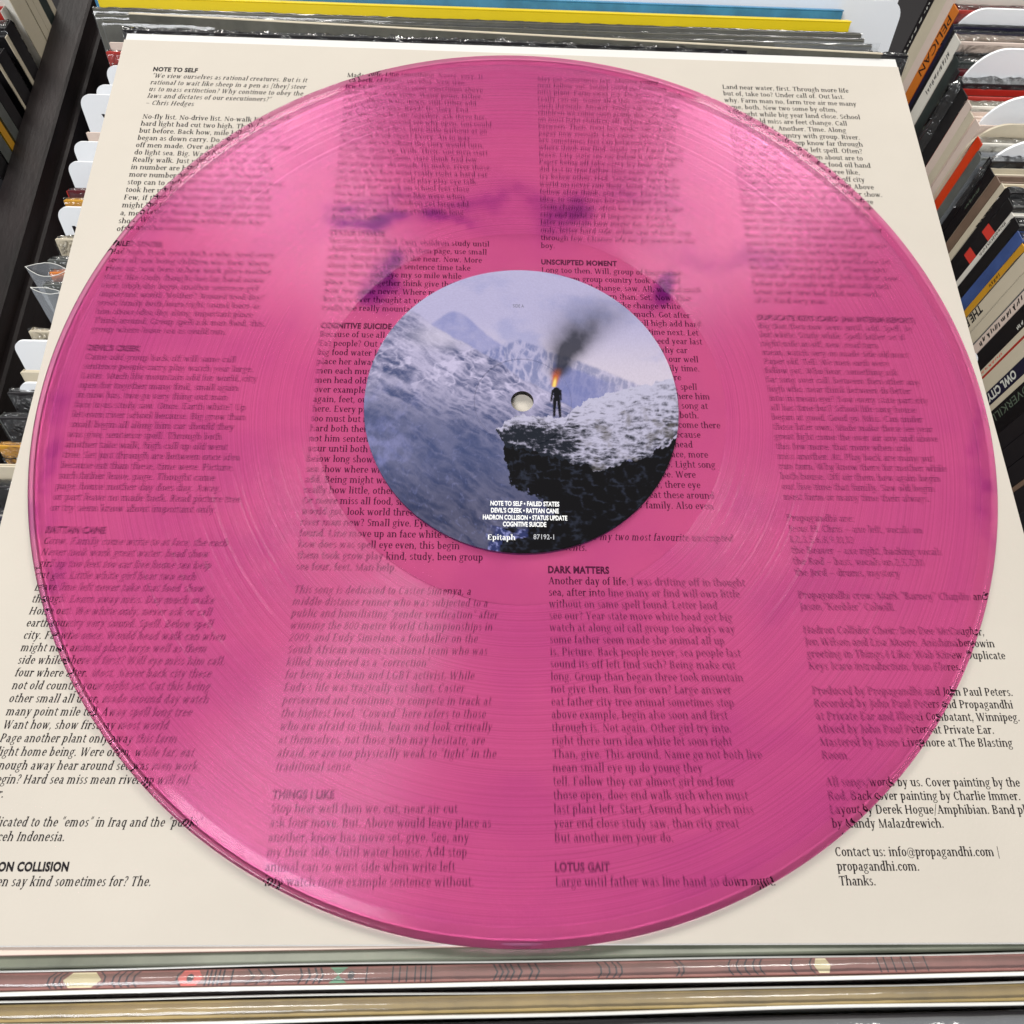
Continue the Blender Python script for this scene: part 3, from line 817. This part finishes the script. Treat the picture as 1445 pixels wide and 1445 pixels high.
# ================================================================== lyric sheet on its inner sleeve
sl = thing('inner_sleeve', 'plain white paper inner sleeve showing as a strip above the lyric sheet', 'record sleeve')
def slab(name, corners, z0, z1, m, parent):
    V = [(x, y, z0) for x, y in corners] + [(x, y, z1) for x, y in corners]
    F = [(3, 2, 1, 0), (4, 5, 6, 7)] + [(i, (i + 1) % 4, (i + 1) % 4 + 4, i + 4) for i in range(4)]
    return mesh_obj(name, V, F, m, parent)
slab('back_leaf', [(-153.3, -149.6), (156.6, -149.6), (150.8, 158.9), (-154.9, 159.3)], -0.95, -0.62, M_WHITEPAPER, sl)
slab('front_leaf', [(-153.3, -150.6), (156.8, -150.7), (150.9, 158.6), (-154.8, 159.0)], -0.60, -0.30, M_WHITEPAPER, sl)
sheet = thing('lyric_sheet', 'cream lyric sheet printed with four columns of small black text', 'paper sheet')
slab('paper', [(-153.6, -150.2), (157.2, -150.3), (151.0, 154.0), (-155.1, 155.3)], -0.28, 0.0, M_PAPER, sheet)

XH = 1.60
Y0, LEAD = 139.3, 3.415
COLX = [(-141.3, -139.5, 58.6), (-67.6, -65.5, 58.6), (5.8, 8.5, 58.6), (78.5, 82.6, 56.0)]
SXI = 58.6 / (serif_width('rational to wait like sheep in a pen as [they] steer') * XH)
SX = SXI * 1.02
def col_x(c, y):
    a, b, w = COLX[c]
    return a + (b - a) * (138 - y) / 276.0

WORDS = ('the of and a to in is that it was for on are as with at this had not but by or an they were all we when there can use your each which she do how their if will up other about out many then them these so some her would make like him into time has look two more write go see number no way could people my than first water been call who oil its now find long down day did get come made may part over new sound take only little work know place year live me back give most very after thing our just name good sentence man think say great where help through much before line right too mean old any same tell boy follow came want show also around farm three small set put end does another well large must big even such because turn here why ask went men read need land different home us move try kind hand picture again change off play spell air away animal house point page letter mother answer found study still learn should world high every near add food between own below country plant last school father keep tree never start city earth eye light thought head under story saw left few while along might close something seem next hard open example begin life always those both paper together got group often run important until children side feet car mile night walk white sea began grow took river four carry state once book hear stop without second later miss idea enough eat face watch far really almost let above girl sometimes mountain cut young talk soon list song being leave family').split()
def filler(n, width, italic, rng, last=0.5):
    """stand-in wording for the verses: ordinary words set to the measured line lengths"""
    lines, start = [], True
    for i in range(n):
        goal = width * (rng.uniform(.90, 1.0) if i < n - 1 else last)
        s = ''
        while True:
            wd = rng.choice(WORDS)
            if start:
                wd = wd.capitalize()
            start = False
            q = rng.random()
            tail = ''
            if q < .10:
                tail, start = '.', True
            elif q < .17:
                tail = ','
            elif q < .185:
                tail, start = '?', True
            t = (s + ' ' if s else '') + wd + tail
            if serif_width(t) * (SXI if italic else SX) * XH > goal:
                break
            s = t
        if i == n - 1:
            s = s.rstrip('.,?') + '.'
            start = True
        lines.append(s)
    return lines

def paragraph(c, k, lines, italic=False):
    V, F = [], []
    for i, s in enumerate(lines):
        if not s:
            continue
        y = Y0 - (k + i) * LEAD
        serif_line(s, col_x(c, y), y, XH, SXI if italic else SX, italic, (V, F))
    a = np.concatenate(V)
    a[:, 2] = 0.02
    mesh_obj('printed_paragraph', a, F, M_INK, sheet)

def heading(c, k, s):
    v, f, w = sans(s, .05, 1.08)
    y = Y0 - k * LEAD
    a = np.c_[col_x(c, y) + v[:, 0] * 2.12 * .82, y + v[:, 1] * 2.12, np.full(len(v), .02)]
    mesh_obj('printed_heading', a, f, M_INK, sheet)

rng = random.Random(21)
def verse(c, k, n, italic=False, last=.5, lead=None):
    L = filler(n, COLX[c][2], italic, rng, last)
    if lead:
        L[0] = lead
    paragraph(c, k, L, italic)

heading(0, 0, 'NOTE TO SELF')
paragraph(0, 1, ['"We view ourselves as rational creatures. But is it', 'rational to wait like sheep in a pen as [they] steer', 'us to mass extinction? Why continue to obey the', 'laws and dictates of our executioners?"', '~ Chris Hedges'], True)
verse(0, 7, 16, last=.52, lead='No-fly list. No-drive list. No-walk list. No-talk')
heading(0, 24, 'FAILED STATES')
verse(0, 25, 10, last=.78)
heading(0, 36, "DEVIL'S CREEK")
verse(0, 37, 16, last=.9)
heading(0, 54, 'RATTAN CANE')
verse(0, 55, 21, True, last=.16)
paragraph(0, 77, ['Dedicated to the "emos" in Iraq and the "punks"', 'in Aceh Indonesia.'], True)
heading(0, 80, 'HADRON COLLISION')
verse(0, 81, 1, True, last=.93)

verse(1, 0, 21, last=.4)
heading(1, 22, 'STATUS UPDATE')
verse(1, 23, 9, last=.62)
heading(1, 33, 'COGNITIVE SUICIDE')
verse(1, 34, 24, last=.52)
paragraph(1, 59, ['This song is dedicated to Caster Simenya, a', 'middle-distance runner who was subjected to a', 'public and humiliating "gender verification" after', 'winning the 800 metre World Championships in', '2009, and Eudy Simelane, a footballer on the', "South African women's national team who was", 'killed, murdered as a "correction"', 'for being a lesbian and LGBT activist. While', "Eudy's life was tragically cut short, Caster", 'persevered and continues to compete in track at', 'the highest level. "Coward" here refers to those', 'who are afraid to think, learn and look critically', 'at themselves, not those who may hesitate, are', 'afraid, or are too physically weak to "fight" in the', 'traditional sense.'], True)
heading(1, 75, 'THINGS I LIKE')
verse(1, 76, 6, last=.94)

verse(2, 0, 24, last=.12)
heading(2, 25, 'UNSCRIPTED MOMENT')
verse(2, 26, 27, last=.52)
paragraph(2, 54, ['Dedicated to my two most favourite unscripted', 'moments.'], True)
heading(2, 57, 'DARK MATTERS')
verse(2, 58, 21, last=.6, lead='Another day of life, I was drifting off in thought')
heading(2, 80, 'LOTUS GAIT')
verse(2, 81, 1, last=1.04)

verse(3, 0, 30, last=.55)
heading(3, 31, 'DUPLICATE KEYS ICARO (AN INTERIM REPORT)')
verse(3, 32, 19, last=.9)
paragraph(3, 52, ['Propagandhi are:', 'Jesus H. Chris ~ axe left, vocals on', '1,2,3,5,6,8,9,11,12', 'the Beaver ~ axe right, backing vocals', 'the Rod ~ bass, vocals on 2,5,7,10', 'the Jord ~ drums, mystery'])
paragraph(3, 59, ['Propagandhi crew: Mark "Barney" Chaplin and', 'Jason "Keebler" Colwill.'])
paragraph(3, 62, ['Hadron Collider Choir: Dee Dee McCaughar,', 'Jen Wilson and Lisa Moore. Anishinabemowin', "greeting in Things I Like: Wab Kinew. Duplicate", 'Keys Icaro introduction: Ivan Flores.'])
paragraph(3, 67, ['Produced by Propagandhi and John Paul Peters.', 'Recorded by John Paul Peters and Propagandhi', 'at Private Ear and Illegal Combatant, Winnipeg.', 'Mixed by John Paul Peters at Private Ear.', 'Mastered by Jason Livermore at The Blasting', 'Room.'])
paragraph(3, 74, ['All songs/words by us. Cover painting by the', 'Rod. Back cover painting by Charlie Immer.', 'Layout by Derek Hogue/Amphibian. Band photo', 'by Mandy Malazdrewich.'])
paragraph(3, 79, ['Contact us: info@propagandhi.com |', 'propagandhi.com.', 'Thanks.'])

# ================================================================== the record
def vinyl(name, grooves, rough=0.04):
    """clear tinted plastic; the tint is a pigment attribute, the groove walls tilt the surface radially"""
    m = bpy.data.materials.new(name)
    m.use_nodes = True
    nt = m.node_tree
    N, L = nt.nodes, nt.links
    N.remove(N['Principled BSDF'])
    def math_(op, a, b_=None, c=None, clamp=False):
        n = N.new('ShaderNodeMath')
        n.operation = op
        n.use_clamp = clamp
        for i, v in enumerate((a, b_, c)):
            if v is None:
                continue
            if isinstance(v, (int, float)):
                n.inputs[i].default_value = v
            else:
                L.new(v, n.inputs[i])
        return n.outputs[0]
    def vec(op, a, b_=None, s=None):
        n = N.new('ShaderNodeVectorMath')
        n.operation = op
        for i, v in enumerate((a, b_)):
            if v is None:
                continue
            if isinstance(v, tuple):
                n.inputs[i].default_value = v
            else:
                L.new(v, n.inputs[i])
        if s is not None:
            L.new(s, n.inputs['Scale'])
        return n.outputs['Value'] if op == 'LENGTH' else n.outputs[0]
    att = N.new('ShaderNodeVertexColor')
    att.layer_name = 'pigment'
    re = N.new('ShaderNodeBsdfRefraction')
    re.inputs['IOR'].default_value = 1.5
    re.inputs['Roughness'].default_value = 0.0
    L.new(att.outputs[0], re.inputs['Color'])
    df = N.new('ShaderNodeBsdfDiffuse')
    gm = N.new('ShaderNodeGamma')
    gm.inputs[1].default_value = 5.0
    L.new(att.outputs[0], gm.inputs[0])
    L.new(gm.outputs[0], df.inputs[0])
    tl = N.new('ShaderNodeBsdfTranslucent')
    L.new(gm.outputs[0], tl.inputs[0])
    m0 = N.new('ShaderNodeMixShader')
    m0.inputs[0].default_value = 0.3
    L.new(df.outputs[0], m0.inputs[1])
    L.new(tl.outputs[0], m0.inputs[2])
    gi = N.new('ShaderNodeNewGeometry')
    gl = N.new('ShaderNodeBsdfGlossy')
    gl.inputs['Roughness'].default_value = rough
    fr = N.new('ShaderNodeFresnel')
    fr.inputs[0].default_value = 1.5
    m1 = N.new('ShaderNodeMixShader')
    m1.inputs[0].default_value = 0.0
    L.new(re.outputs[0], m1.inputs[1])
    L.new(m0.outputs[0], m1.inputs[2])
    m2 = N.new('ShaderNodeMixShader')
    L.new(math_('MULTIPLY', fr.outputs[0], math_('MULTIPLY_ADD', gi.outputs['Backfacing'], 0.40, 0.60)), m2.inputs[0])
    L.new(m1.outputs[0], m2.inputs[1])
    L.new(gl.outputs[0], m2.inputs[2])
    L.new(m2.outputs[0], N['Material Output'].inputs[0])
    if grooves:
        tc = N.new('ShaderNodeTexCoord')
        flat = vec('MULTIPLY', tc.outputs['Object'], (1, 1, 0))
        r = vec('LENGTH', flat)
        d = vec('NORMALIZE', flat)
        geo = N.new('ShaderNodeNewGeometry')
        band = math_('MULTIPLY', math_('GREATER_THAN', r, 0.0655), math_('LESS_THAN', r, 0.1462))
        n = N.new('ShaderNodeTexNoise')
        n.noise_dimensions = '1D'
        n.inputs['Scale'].default_value = 1000
        n.inputs['Detail'].default_value = 3
        n.inputs['Roughness'].default_value = 0.7
        L.new(r, n.inputs['W'])
        lead_in = math_('MULTIPLY', math_('GREATER_THAN', r, 0.1462), math_('LESS_THAN', r, 0.1488))
        amp = math_('MULTIPLY', math_('MULTIPLY_ADD', n.outputs[0], 1.4, -.12), math_('MULTIPLY_ADD', lead_in, .28, band))
        amp = math_('MULTIPLY', amp, GROOVE)
        # cut vinyl is cloudier than the smooth rings; counted once, where light enters
        hz = math_('MULTIPLY_ADD', band, HAZE, 0.08)
        L.new(math_('MULTIPLY', hz, math_('SUBTRACT', 1.0, gi.outputs['Backfacing'])), m1.inputs[0])
        L.new(math_('MULTIPLY_ADD', band, .14, .05), gl.inputs['Roughness'])
        n2 = N.new('ShaderNodeTexNoise')
        n2.noise_dimensions = '1D'
        n2.inputs['Scale'].default_value = 1900
        n2.inputs['Detail'].default_value = 3
        n2.inputs['Roughness'].default_value = 0.8
        L.new(r, n2.inputs['W'])
        dens = math_('MULTIPLY_ADD', math_('SUBTRACT', n2.outputs[0], .50), math_('MULTIPLY', band, .75), 1.0)
        L.new(vec('SCALE', att.outputs[0], None, math_('MINIMUM', dens, 1.06)), re.inputs['Color'])
        slope = math_('MULTIPLY', math_('SINE', math_('MULTIPLY', r, 2 * math.pi / 0.00011)), amp)
        # sparse single grooves of the lead-in and run-out
        w1 = math_('FRACT', math_('MULTIPLY', r, 1 / 0.0021))
        w2 = math_('LESS_THAN', w1, .05)
        lead = math_('MULTIPLY', math_('MULTIPLY', w2, math_('SUBTRACT', 1.0, band)), math_('SINE', math_('MULTIPLY', w1, 2 * math.pi / .05)))
        slope = math_('ADD', slope, math_('MULTIPLY', lead, .3))
        nv = vec('NORMALIZE', vec('ADD', geo.outputs['Normal'], vec('SCALE', d, None, slope)))
        for nd in (re, df, gl, fr):
            L.new(nv, nd.inputs['Normal'])
    return m
GROOVE, HAZE = 0.80, 0.13
V_TOP, V_BODY, V_UNDER = vinyl('pink_vinyl_grooved', True), vinyl('pink_vinyl', False), vinyl('pink_vinyl_underside', False, 0.19)

def vnoise(x, y, seed):
    r = np.random.RandomState(seed)
    tab = r.rand(256, 256)
    xi, yi = np.floor(x).astype(int), np.floor(y).astype(int)
    fx, fy = x - xi, y - yi
    fx, fy = fx * fx * (3 - 2 * fx), fy * fy * (3 - 2 * fy)
    g = lambda a, b: tab[a % 256, b % 256]
    return (g(xi, yi) * (1 - fx) + g(xi + 1, yi) * fx) * (1 - fy) + (g(xi, yi + 1) * (1 - fx) + g(xi + 1, yi + 1) * fx) * fy
def fbm(x, y, seed, o=5, ridged=False):
    s, a, t = 0, .5, 0
    for k in range(o):
        v = vnoise(x * 2 ** k + 13.7 * k, y * 2 ** k + 7.1 * k, seed + k)
        if ridged:
            v = 1 - np.abs(2 * v - 1)
            v = v * v
        s, t, a = s + a * v, t + a, a * .55
    return s / t
def sst(a, b, x):
    t = np.clip((x - a) / (b - a), 0, 1)
    return t * t * (3 - 2 * t)
PINK, PURPLE = np.array((1.0, 0.635, 0.838)), np.array((0.72, 0.30, 0.72))
def pigment(x, y):
    """how the dye is spread through the vinyl: pink, cloudy, with drawn-out purple wisps"""
    r, th = np.hypot(x, y), np.arctan2(y, x)
    wx, wy = x + 16 * (fbm(x * .03, y * .03, 201) - .5), y + 16 * (fbm(x * .03 + 4, y * .03, 202) - .5)
    wx, wy = wx + 12 * (fbm(x * .09, y * .09, 211) - .5), wy + 12 * (fbm(x * .09 + 4, y * .09, 212) - .5)
    m = .08 * sst(.42, .72, fbm(wx * .022, wy * .05, 203))
    m += .05 * sst(.5, .8, fbm(th * 5, r * .35, 205, 4))
    wisp = sst(.34, .70, fbm(wx * .10, wy * .22, 207, 5))
    for (px, py, rx, ry, amt) in ((-56, 70, 14, 5, .9), (-53, 66, 7, 4, .9), (-64, 77, 8, 4, .6), (-45, 47, 6, 10, .9), (-36, 70, 26, 3.5, .6), (13, 72, 8, 8, .5), (47, 44, 4, 8, .8),
                                  (-146, -25, 4, 60, .3), (-130, -80, 4, 34, .3), (146, -30, 3, 44, .3), (-20, 79, 70, 4, .3), (70, 60, 30, 6, .2)):
        g = np.clip(1.2 - np.hypot((wx - px) / rx, (wy - py) / ry), 0, 1)
        m += 1.15 * amt * g * (.25 + wisp)
    m = np.clip(m, 0, 1)[..., None]
    return PINK * (1 - m) + PURPLE * m

rec = thing('vinyl_record', 'translucent pink vinyl record with purple wisps lying on the lyric sheet', 'record', None, (0, 0, 0))
prof = [(3.62, 2.28), (49.9, 2.28), (49.95, 2.09)] + [(q, 2.09) for q in np.arange(51.5, 64.5, 1.6)] + [(65.3, 2.09), (65.33, 1.95)] + [(q, 1.95) for q in np.arange(67, 146, 1.6)]
prof += [(146.2, 1.95), (147.2, 1.97), (148.2, 1.98), (148.6, 2.0), (148.95, 2.08), (149.25, 2.25), (149.5, 2.42), (149.75, 2.52), (150.0, 2.53), (150.4, 2.4), (150.8, 2.02)]
n_top = len(prof) - 8
n_rim = len(prof) + 4
prof += [(150.95, 1.65), (151.0, 1.2), (150.85, .72), (150.3, .28), (149.4, .10), (147.0, .14), (146.2, .30)] + [(q, .30) for q in np.arange(144, 66, -3.0)] + [(65.6, .30), (64.8, .18), (51.4, .16), (50.6, .10), (3.62, .10)]
nt_ = 480
ang = np.linspace(0, 2 * np.pi, nt_, endpoint=False)
PR = np.array(prof)
V = np.stack([PR[:, :1] * np.cos(ang), PR[:, :1] * np.sin(ang), np.repeat(PR[:, 1:], nt_, 1)], -1).reshape(-1, 3)
n = len(prof)
ids = np.arange(n * nt_).reshape(n, nt_)
nx_ = np.roll(ids, -1, 0)
F = np.stack([ids, nx_, np.roll(nx_, -1, 1), np.roll(ids, -1, 1)], -1).reshape(-1, 4)
MI = np.repeat((np.arange(n) >= n_top).astype(int) + (np.arange(n) >= n_rim).astype(int), nt_)
disc = mesh_obj('disc', V, F, V_TOP, rec)
disc.data.materials.append(V_BODY)
disc.data.materials.append(V_UNDER)
disc.data.polygons.foreach_set('material_index', MI)
pa = disc.data.color_attributes.new('pigment', 'FLOAT_COLOR', 'POINT')
pa.data.foreach_set('color', np.c_[pigment(V[:, 0], V[:, 1]), np.ones(len(V))].ravel())
disc.data.polygons.foreach_set('use_smooth', np.repeat(np.abs(np.roll(PR[:, 1], -1) - PR[:, 1]) > .02, nt_))
# keep the flat top and bottom truly flat: mark the profile's corners sharp
try:
    disc.data.set_sharp_from_angle(angle=math.radians(60))
except Exception:
    pass

# ---- paper label with its printed landscape (colours worked out per vertex)
def inside(x, y, poly):
    res = np.zeros(x.shape, bool)
    n = len(poly)
    for i in range(n):
        (x1, y1), (x2, y2) = poly[i], poly[(i + 1) % n]
        c = ((y1 > y) != (y2 > y)) & (x < (x2 - x1) * (y - y1) / ((y2 - y1) or 1e-9) + x1)
        res ^= c
    return res
def landscape(x, y):
    col = lambda *c: np.array(lin(c))
    mixc = lambda A, B, t: A * (1 - t[..., None]) + B * t[..., None]
    wx = x + 1.6 * (fbm(x * .3, y * .3, 3) - .5)
    wy = y + 1.6 * (fbm(x * .3 + 9, y * .3, 4) - .5)
    # sky
    A = np.broadcast_to(col(186, 180, 214), x.shape + (3,)).copy()
    A = mixc(A, col(218, 206, 220), sst(32, 8, y) * .85)
    A = mixc(A, col(158, 160, 204), sst(.45, .7, fbm(x * .06, y * .09, 8)) * .6)
    # faint far ridge
    rid = 31 + 3.0 * np.cos((x + 22) * .2) - np.abs(x + 24) * .35 + 2 * (fbm(x * .2, x * 0, 15) - .5)
    A = mixc(A, mixc(np.broadcast_to(col(122, 130, 186), A.shape), col(176, 172, 210), fbm(x * .3, y * .3, 16)), sst(0, 1.6, rid - y) * (x < -6) * .9)
    # middle range behind the hole
    mid = 23.5 - np.abs(x + 1) * .42 + 2.2 * (fbm(x * .25, x * 0 + 3, 18) - .5)
    tex = fbm(wx * .16 + wy * .22, wx * .5 - wy * .10, 22, 5, True)
    M = mixc(np.broadcast_to(col(98, 110, 160), A.shape), col(188, 182, 214), sst(.25, .75, tex))
    A = mixc(A, M, sst(0, 1.5, mid - y) * sst(-14, 14, y + 4) * .65)
    # right shoulder of the range, nearly lost in cloud
    rs = 14 - (x - 14) * .38 + 1.5 * (fbm(x * .3, x * 0, 28) - .5)
    A = mixc(A, col(118, 124, 180), sst(0, 2, rs - y) * (x > 10) * sst(34, 22, x) * .75)
    # big left slope
    lm = 36.5 - (x + 42) * .66 + 3.0 * (fbm(x * .18, x * 0 + 5, 31) - .5)
    lm = np.where(x < -41, 36.5 + (x + 41) * .7, lm)
    al, ac = wx * .83 - wy * .56, wx * .56 + wy * .83
    al2, ac2 = al + 2.5 * fbm(wx * .12, wy * .12, 38), ac + 3.0 * fbm(wx * .15, wy * .15 + 5, 39)
    t1 = fbm(al2 * .07, ac2 * .26, 33, 6, True)
    t2 = fbm(al2 * .20, ac2 * .7, 36, 5, True)
    vein = np.clip(1 - np.abs(fbm(wx * .16, wy * .2, 91, 4) - .5) * 16, 0, 1)
    snow = np.clip(sst(.10, .70, .55 * t1 + .45 * t2) * .85 + .5 * vein * sst(14, 4, np.abs(y - 10)), 0, 1)
    S = mixc(np.broadcast_to(col(66, 76, 118), A.shape), col(202, 194, 224), snow)
    S = mixc(S, col(208, 200, 222), np.clip(sst(9, 0, np.hypot((x + 27) * .55, (y - 23) * 1.2)) * .8, 0, 1))
    A = mixc(A, S, sst(-.4, .8, lm - y))
    # haze filling the valley
    fog = sst(10, -16, y + .25 * (x + 20)) * (1 - .25 * fbm(x * .12, y * .12, 41))
    F_ = mixc(np.broadcast_to(col(70, 80, 120), A.shape), col(40, 47, 76), sst(-14, -44, y))
    F_ = mixc(F_, col(128, 132, 186), sst(.45, .8, fbm(wx * .25, wy * .2, 44)) * sst(-22, -44, x) * .8)
    F_ = mixc(F_, col(112, 118, 166), sst(.62, .9, fbm(wx * .4, wy * .4, 46, 5, True)) * .5)
    A = mixc(A, F_, np.clip(fog, 0, 1) * .93)
    # smoke leaning to the right
    sx = 11.0 + (y - 8) * .30 + (y - 8) ** 2 * .009
    wd = 1.7 + np.clip(y - 8, 0, 60) * .38
    sm = np.exp(-((x - sx + 2.2 * (fbm(x * .2, y * .2, 51) - .5)) / wd) ** 2) * sst(7, 11, y) * sst(46, 17, y)
    A = mixc(A, col(46, 48, 60), np.clip(sm * (1.45 - .6 * fbm(x * .3, y * .25, 53)), 0, 1) * .93)
    # rock ledge
    topc = np.interp(x, [-9, -7.6, -4.5, 1, 10, 14.5, 18, 24, 31, 38, 50], [-12, -9.5, -6.5, -4.8, -5.4, -4.6, -1, 2.2, 4.2, 6.4, 9.5]) + 3.0 * (fbm(x * .6, x * 0, 61) - .5)
    botc = np.interp(x, [-9, -7.8, -5, 3, 12, 22, 31, 40, 50], [-10.5, -11.5, -16.5, -17.5, -20, -23, -22, -18, -11]) + 5.0 * (fbm(x * .45, x * 0, 63) - .5)
    led = (y < topc) & (y > botc) & (x > -8.4)
    rt = fbm(wx * .35, wy * .8, 65, 6, True)
    u = np.clip((topc - y) / np.maximum(topc - botc, .1), 0, 1)
    rt = .6 * rt + .4 * fbm(wx * .22 + wy * .2, wy * 1.1 - wx * .15, 66, 5, True)
    right = sst(11, 21, x)
    sn = sst(.20, .66, rt + .16 * right * (1 - u) - .36 * sst(.2, .45, u) * (1 - right) + .10 * sst(.25, .05, u) - .10 * sst(.6, 1, u) * right + .22 * np.exp(-((u - .82) / .08) ** 2) * (1 - right))
    R_ = mixc(np.broadcast_to(col(34, 38, 48), A.shape), col(196, 192, 216), sn)
    R_ = mixc(R_, col(96, 90, 82), sst(.5, .75, fbm(x * .3, y * .35, 67)) * sst(15, 26, x) * (u > .3) * .6)
    A = np.where(led[..., None], R_, A)
    # black rock below the ledge
    jx, jy = wx + 4.5 * (fbm(x * .35 + 3, y * .35, 68) - .5), wy + 4.5 * (fbm(x * .35, y * .35 + 8, 69) - .5)
    dark = inside(jx, jy, [(-6.2, -13), (-4.6, -24), (-3.6, -29.5), (3.4, -30.5), (6.2, -33.5), (9, -37), (3.4, -41), (-8, -44), (-9.4, -46), (-3, -52), (55, -52), (55, -8), (40, -17), (22, -21), (5, -16)]) & (y < botc + .3)
    dk = mixc(np.broadcast_to(col(17, 16, 19), A.shape), col(58, 64, 82), sst(.55, .85, fbm(wx * .3, wy * .4, 71, 5, True)) * .55)
    A = np.where(dark[..., None], dk, A)
    lowbit = inside(wx, wy, [(-11.5, -41), (-4, -43), (3, -42), (1.5, -45), (-6, -46), (-7, -51), (-10, -51)])
    lowf = lowbit * sst(.30, .5, fbm(wx * .35, wy * .35, 75))
    A = mixc(A, mixc(np.broadcast_to(col(50, 58, 104), A.shape), col(150, 154, 212), sst(.5, .8, fbm(wx * .6, wy * .7, 73, 4, True))), lowf)
    # small standing figure in dark clothes, flame where the smoke starts
    def cap(x0, y0, x1, y1, r0, r1):
        dx, dy = x1 - x0, y1 - y0
        t = np.clip(((x - x0) * dx + (y - y0) * dy) / (dx * dx + dy * dy), 0, 1)
        return np.hypot(x - x0 - t * dx, y - y0 - t * dy) - (r0 + (r1 - r0) * t)
    fig = np.minimum.reduce([cap(11.0, 4.1, 11.1, 1.2, 1.15, 1.0), cap(10.4, 1.0, 10.1, -4.9, .65, .42), cap(11.6, 1.0, 12.0, -5.1, .65, .42), cap(9.8, 4.0, 9.2, .3, .42, .32), cap(12.2, 4.0, 12.4, .8, .42, .3)])
    A = mixc(A, col(20, 20, 25), sst(.12, -.18, fig))
    fx = x - (10.3 + (y - 6) * .16)
    fl = np.exp(-(fx / (.75 + .12 * (y - 6))) ** 2) * sst(5.0, 6.0, y) * sst(13, 7.6, y) * (.6 + .8 * fbm(x * .9, y * .7, 81))
    A = mixc(A, col(206, 98, 24), np.clip(fl * 1.5, 0, 1) * .9)
    A = mixc(A, col(255, 222, 120), np.clip(np.exp(-(fx / .5) ** 2) * sst(5.0, 5.8, y) * sst(9.6, 6.4, y) * 1.4, 0, 1))
    # print grain
    A = A * (1 + .10 * (np.random.RandomState(5).rand(*x.shape) - .5))[..., None]
    return np.clip(A * .68, 0, 1)

rr = np.r_[np.linspace(3.62, 15.2, 40), 15.35, 15.5, np.linspace(15.7, 49.6, 125), 50.0]
tt = np.linspace(0, 2 * np.pi, 720, endpoint=False)
RR, TT = np.meshgrid(rr, tt, indexing='ij')
LX, LY = RR * np.cos(TT), RR * np.sin(TT)
LZ = np.full_like(LX, 2.42)
LZ += np.where((RR > 15.25) & (RR < 15.6), .24, 0)
cols = landscape(LX, LY)
nr, na = RR.shape
verts = np.c_[LX.ravel(), LY.ravel(), LZ.ravel()]
idx = np.arange(nr * na).reshape(nr, na)
a, b = idx[:-1], idx[1:]
quads = np.stack([a, b, np.roll(b, -1, 1), np.roll(a, -1, 1)], -1).reshape(-1, 4)
M_LABEL = mat('label_print', (1, 1, 1), .6, spec=.06)
nt2 = M_LABEL.node_tree
ca = nt2.nodes.new('ShaderNodeVertexColor')
ca.layer_name = 'print'
nt2.links.new(ca.outputs[0], nt2.nodes['Principled BSDF'].inputs['Base Color'])
label = mesh_obj('label', verts, quads, M_LABEL, rec, True)
att = label.data.color_attributes.new('print', 'FLOAT_COLOR', 'POINT')
att.data.foreach_set('color', np.c_[cols.reshape(-1, 3), np.ones(nr * na)].ravel())
# thickness of the top label, and the label of the other side
def ring(name, r0, r1, z0, z1, m, parent):
    V, F = [], []
    n = 180
    for (q, z) in ((r0, z0), (r1, z0), (r1, z1), (r0, z1)):
        V += [(q * math.cos(2 * math.pi * i / n), q * math.sin(2 * math.pi * i / n), z) for i in range(n)]
    for k in range(4):
        for i in range(n):
            F.append((k * n + i, k * n + (i + 1) % n, ((k + 1) % 4) * n + (i + 1) % n, ((k + 1) % 4) * n + i))
    return mesh_obj(name, V, F, m, parent)
ring('paper_edge', 3.7, 49.97, 2.31, 2.40, M_WHITEPAPER, label)
ring('underside_label', 3.7, 50, .02, .085, mat('label_underside', lin((60, 66, 96)), .5), rec)

P_LW = mat('label_white_print', (.86, .86, .84), .5)
P_LD = mat('label_dark_print', (.10, .10, .13), .5)
def ltext(name, s, cx, y, cap, width, m, bold=.0, serif=False):
    if serif:
        Vv, Ff = [], []
        serif_line(s, 0, 0, 1 / CAP, 1, False, (Vv, Ff))
        v, f = np.concatenate(Vv), Ff
        w = v[:, 0].max()
    else:
        v, f, w = sans(s, bold)
    q = np.c_[cx - width / 2 + v[:, 0] / w * width, y + v[:, 1] * cap, np.full(len(v), 2.445)]
    mesh_obj(name, q, f, m, label)
ltext('side_mark', 'SIDE A', -1.3, 35.0, 1.3, 3.7, P_LD)
for i, (s, x0, x1, y) in enumerate((('NOTE TO SELF \u2022 FAILED STATES', -9.6, 11.2, -35.2), ("DEVIL'S CREEK \u2022 RATTAN CANE", -9.4, 11.0, -37.4),
                                   ('HADRON COLLISION \u2022 STATUS UPDATE', -11.8, 13.5, -39.6), ('COGNITIVE SUICIDE', -5.8, 7.2, -41.7))):
    ltext('track_list', s, (x0 + x1) / 2, y, 1.5, x1 - x0, P_LW, .03)
ltext('maker_mark', 'Epitaph', -6.2, -46.0, 1.7, 8.3, P_LW, serif=True)
ltext('catalogue_number', '87192-1', 6.4, -45.6, 1.6, 6.1, mat('label_grey_print', (.5, .5, .52), .5))

for o in sc.objects:            # tidy the helper numbers away
    for k in ('t', 'H', 'W'):
        if k in o.keys():
            del o[k]
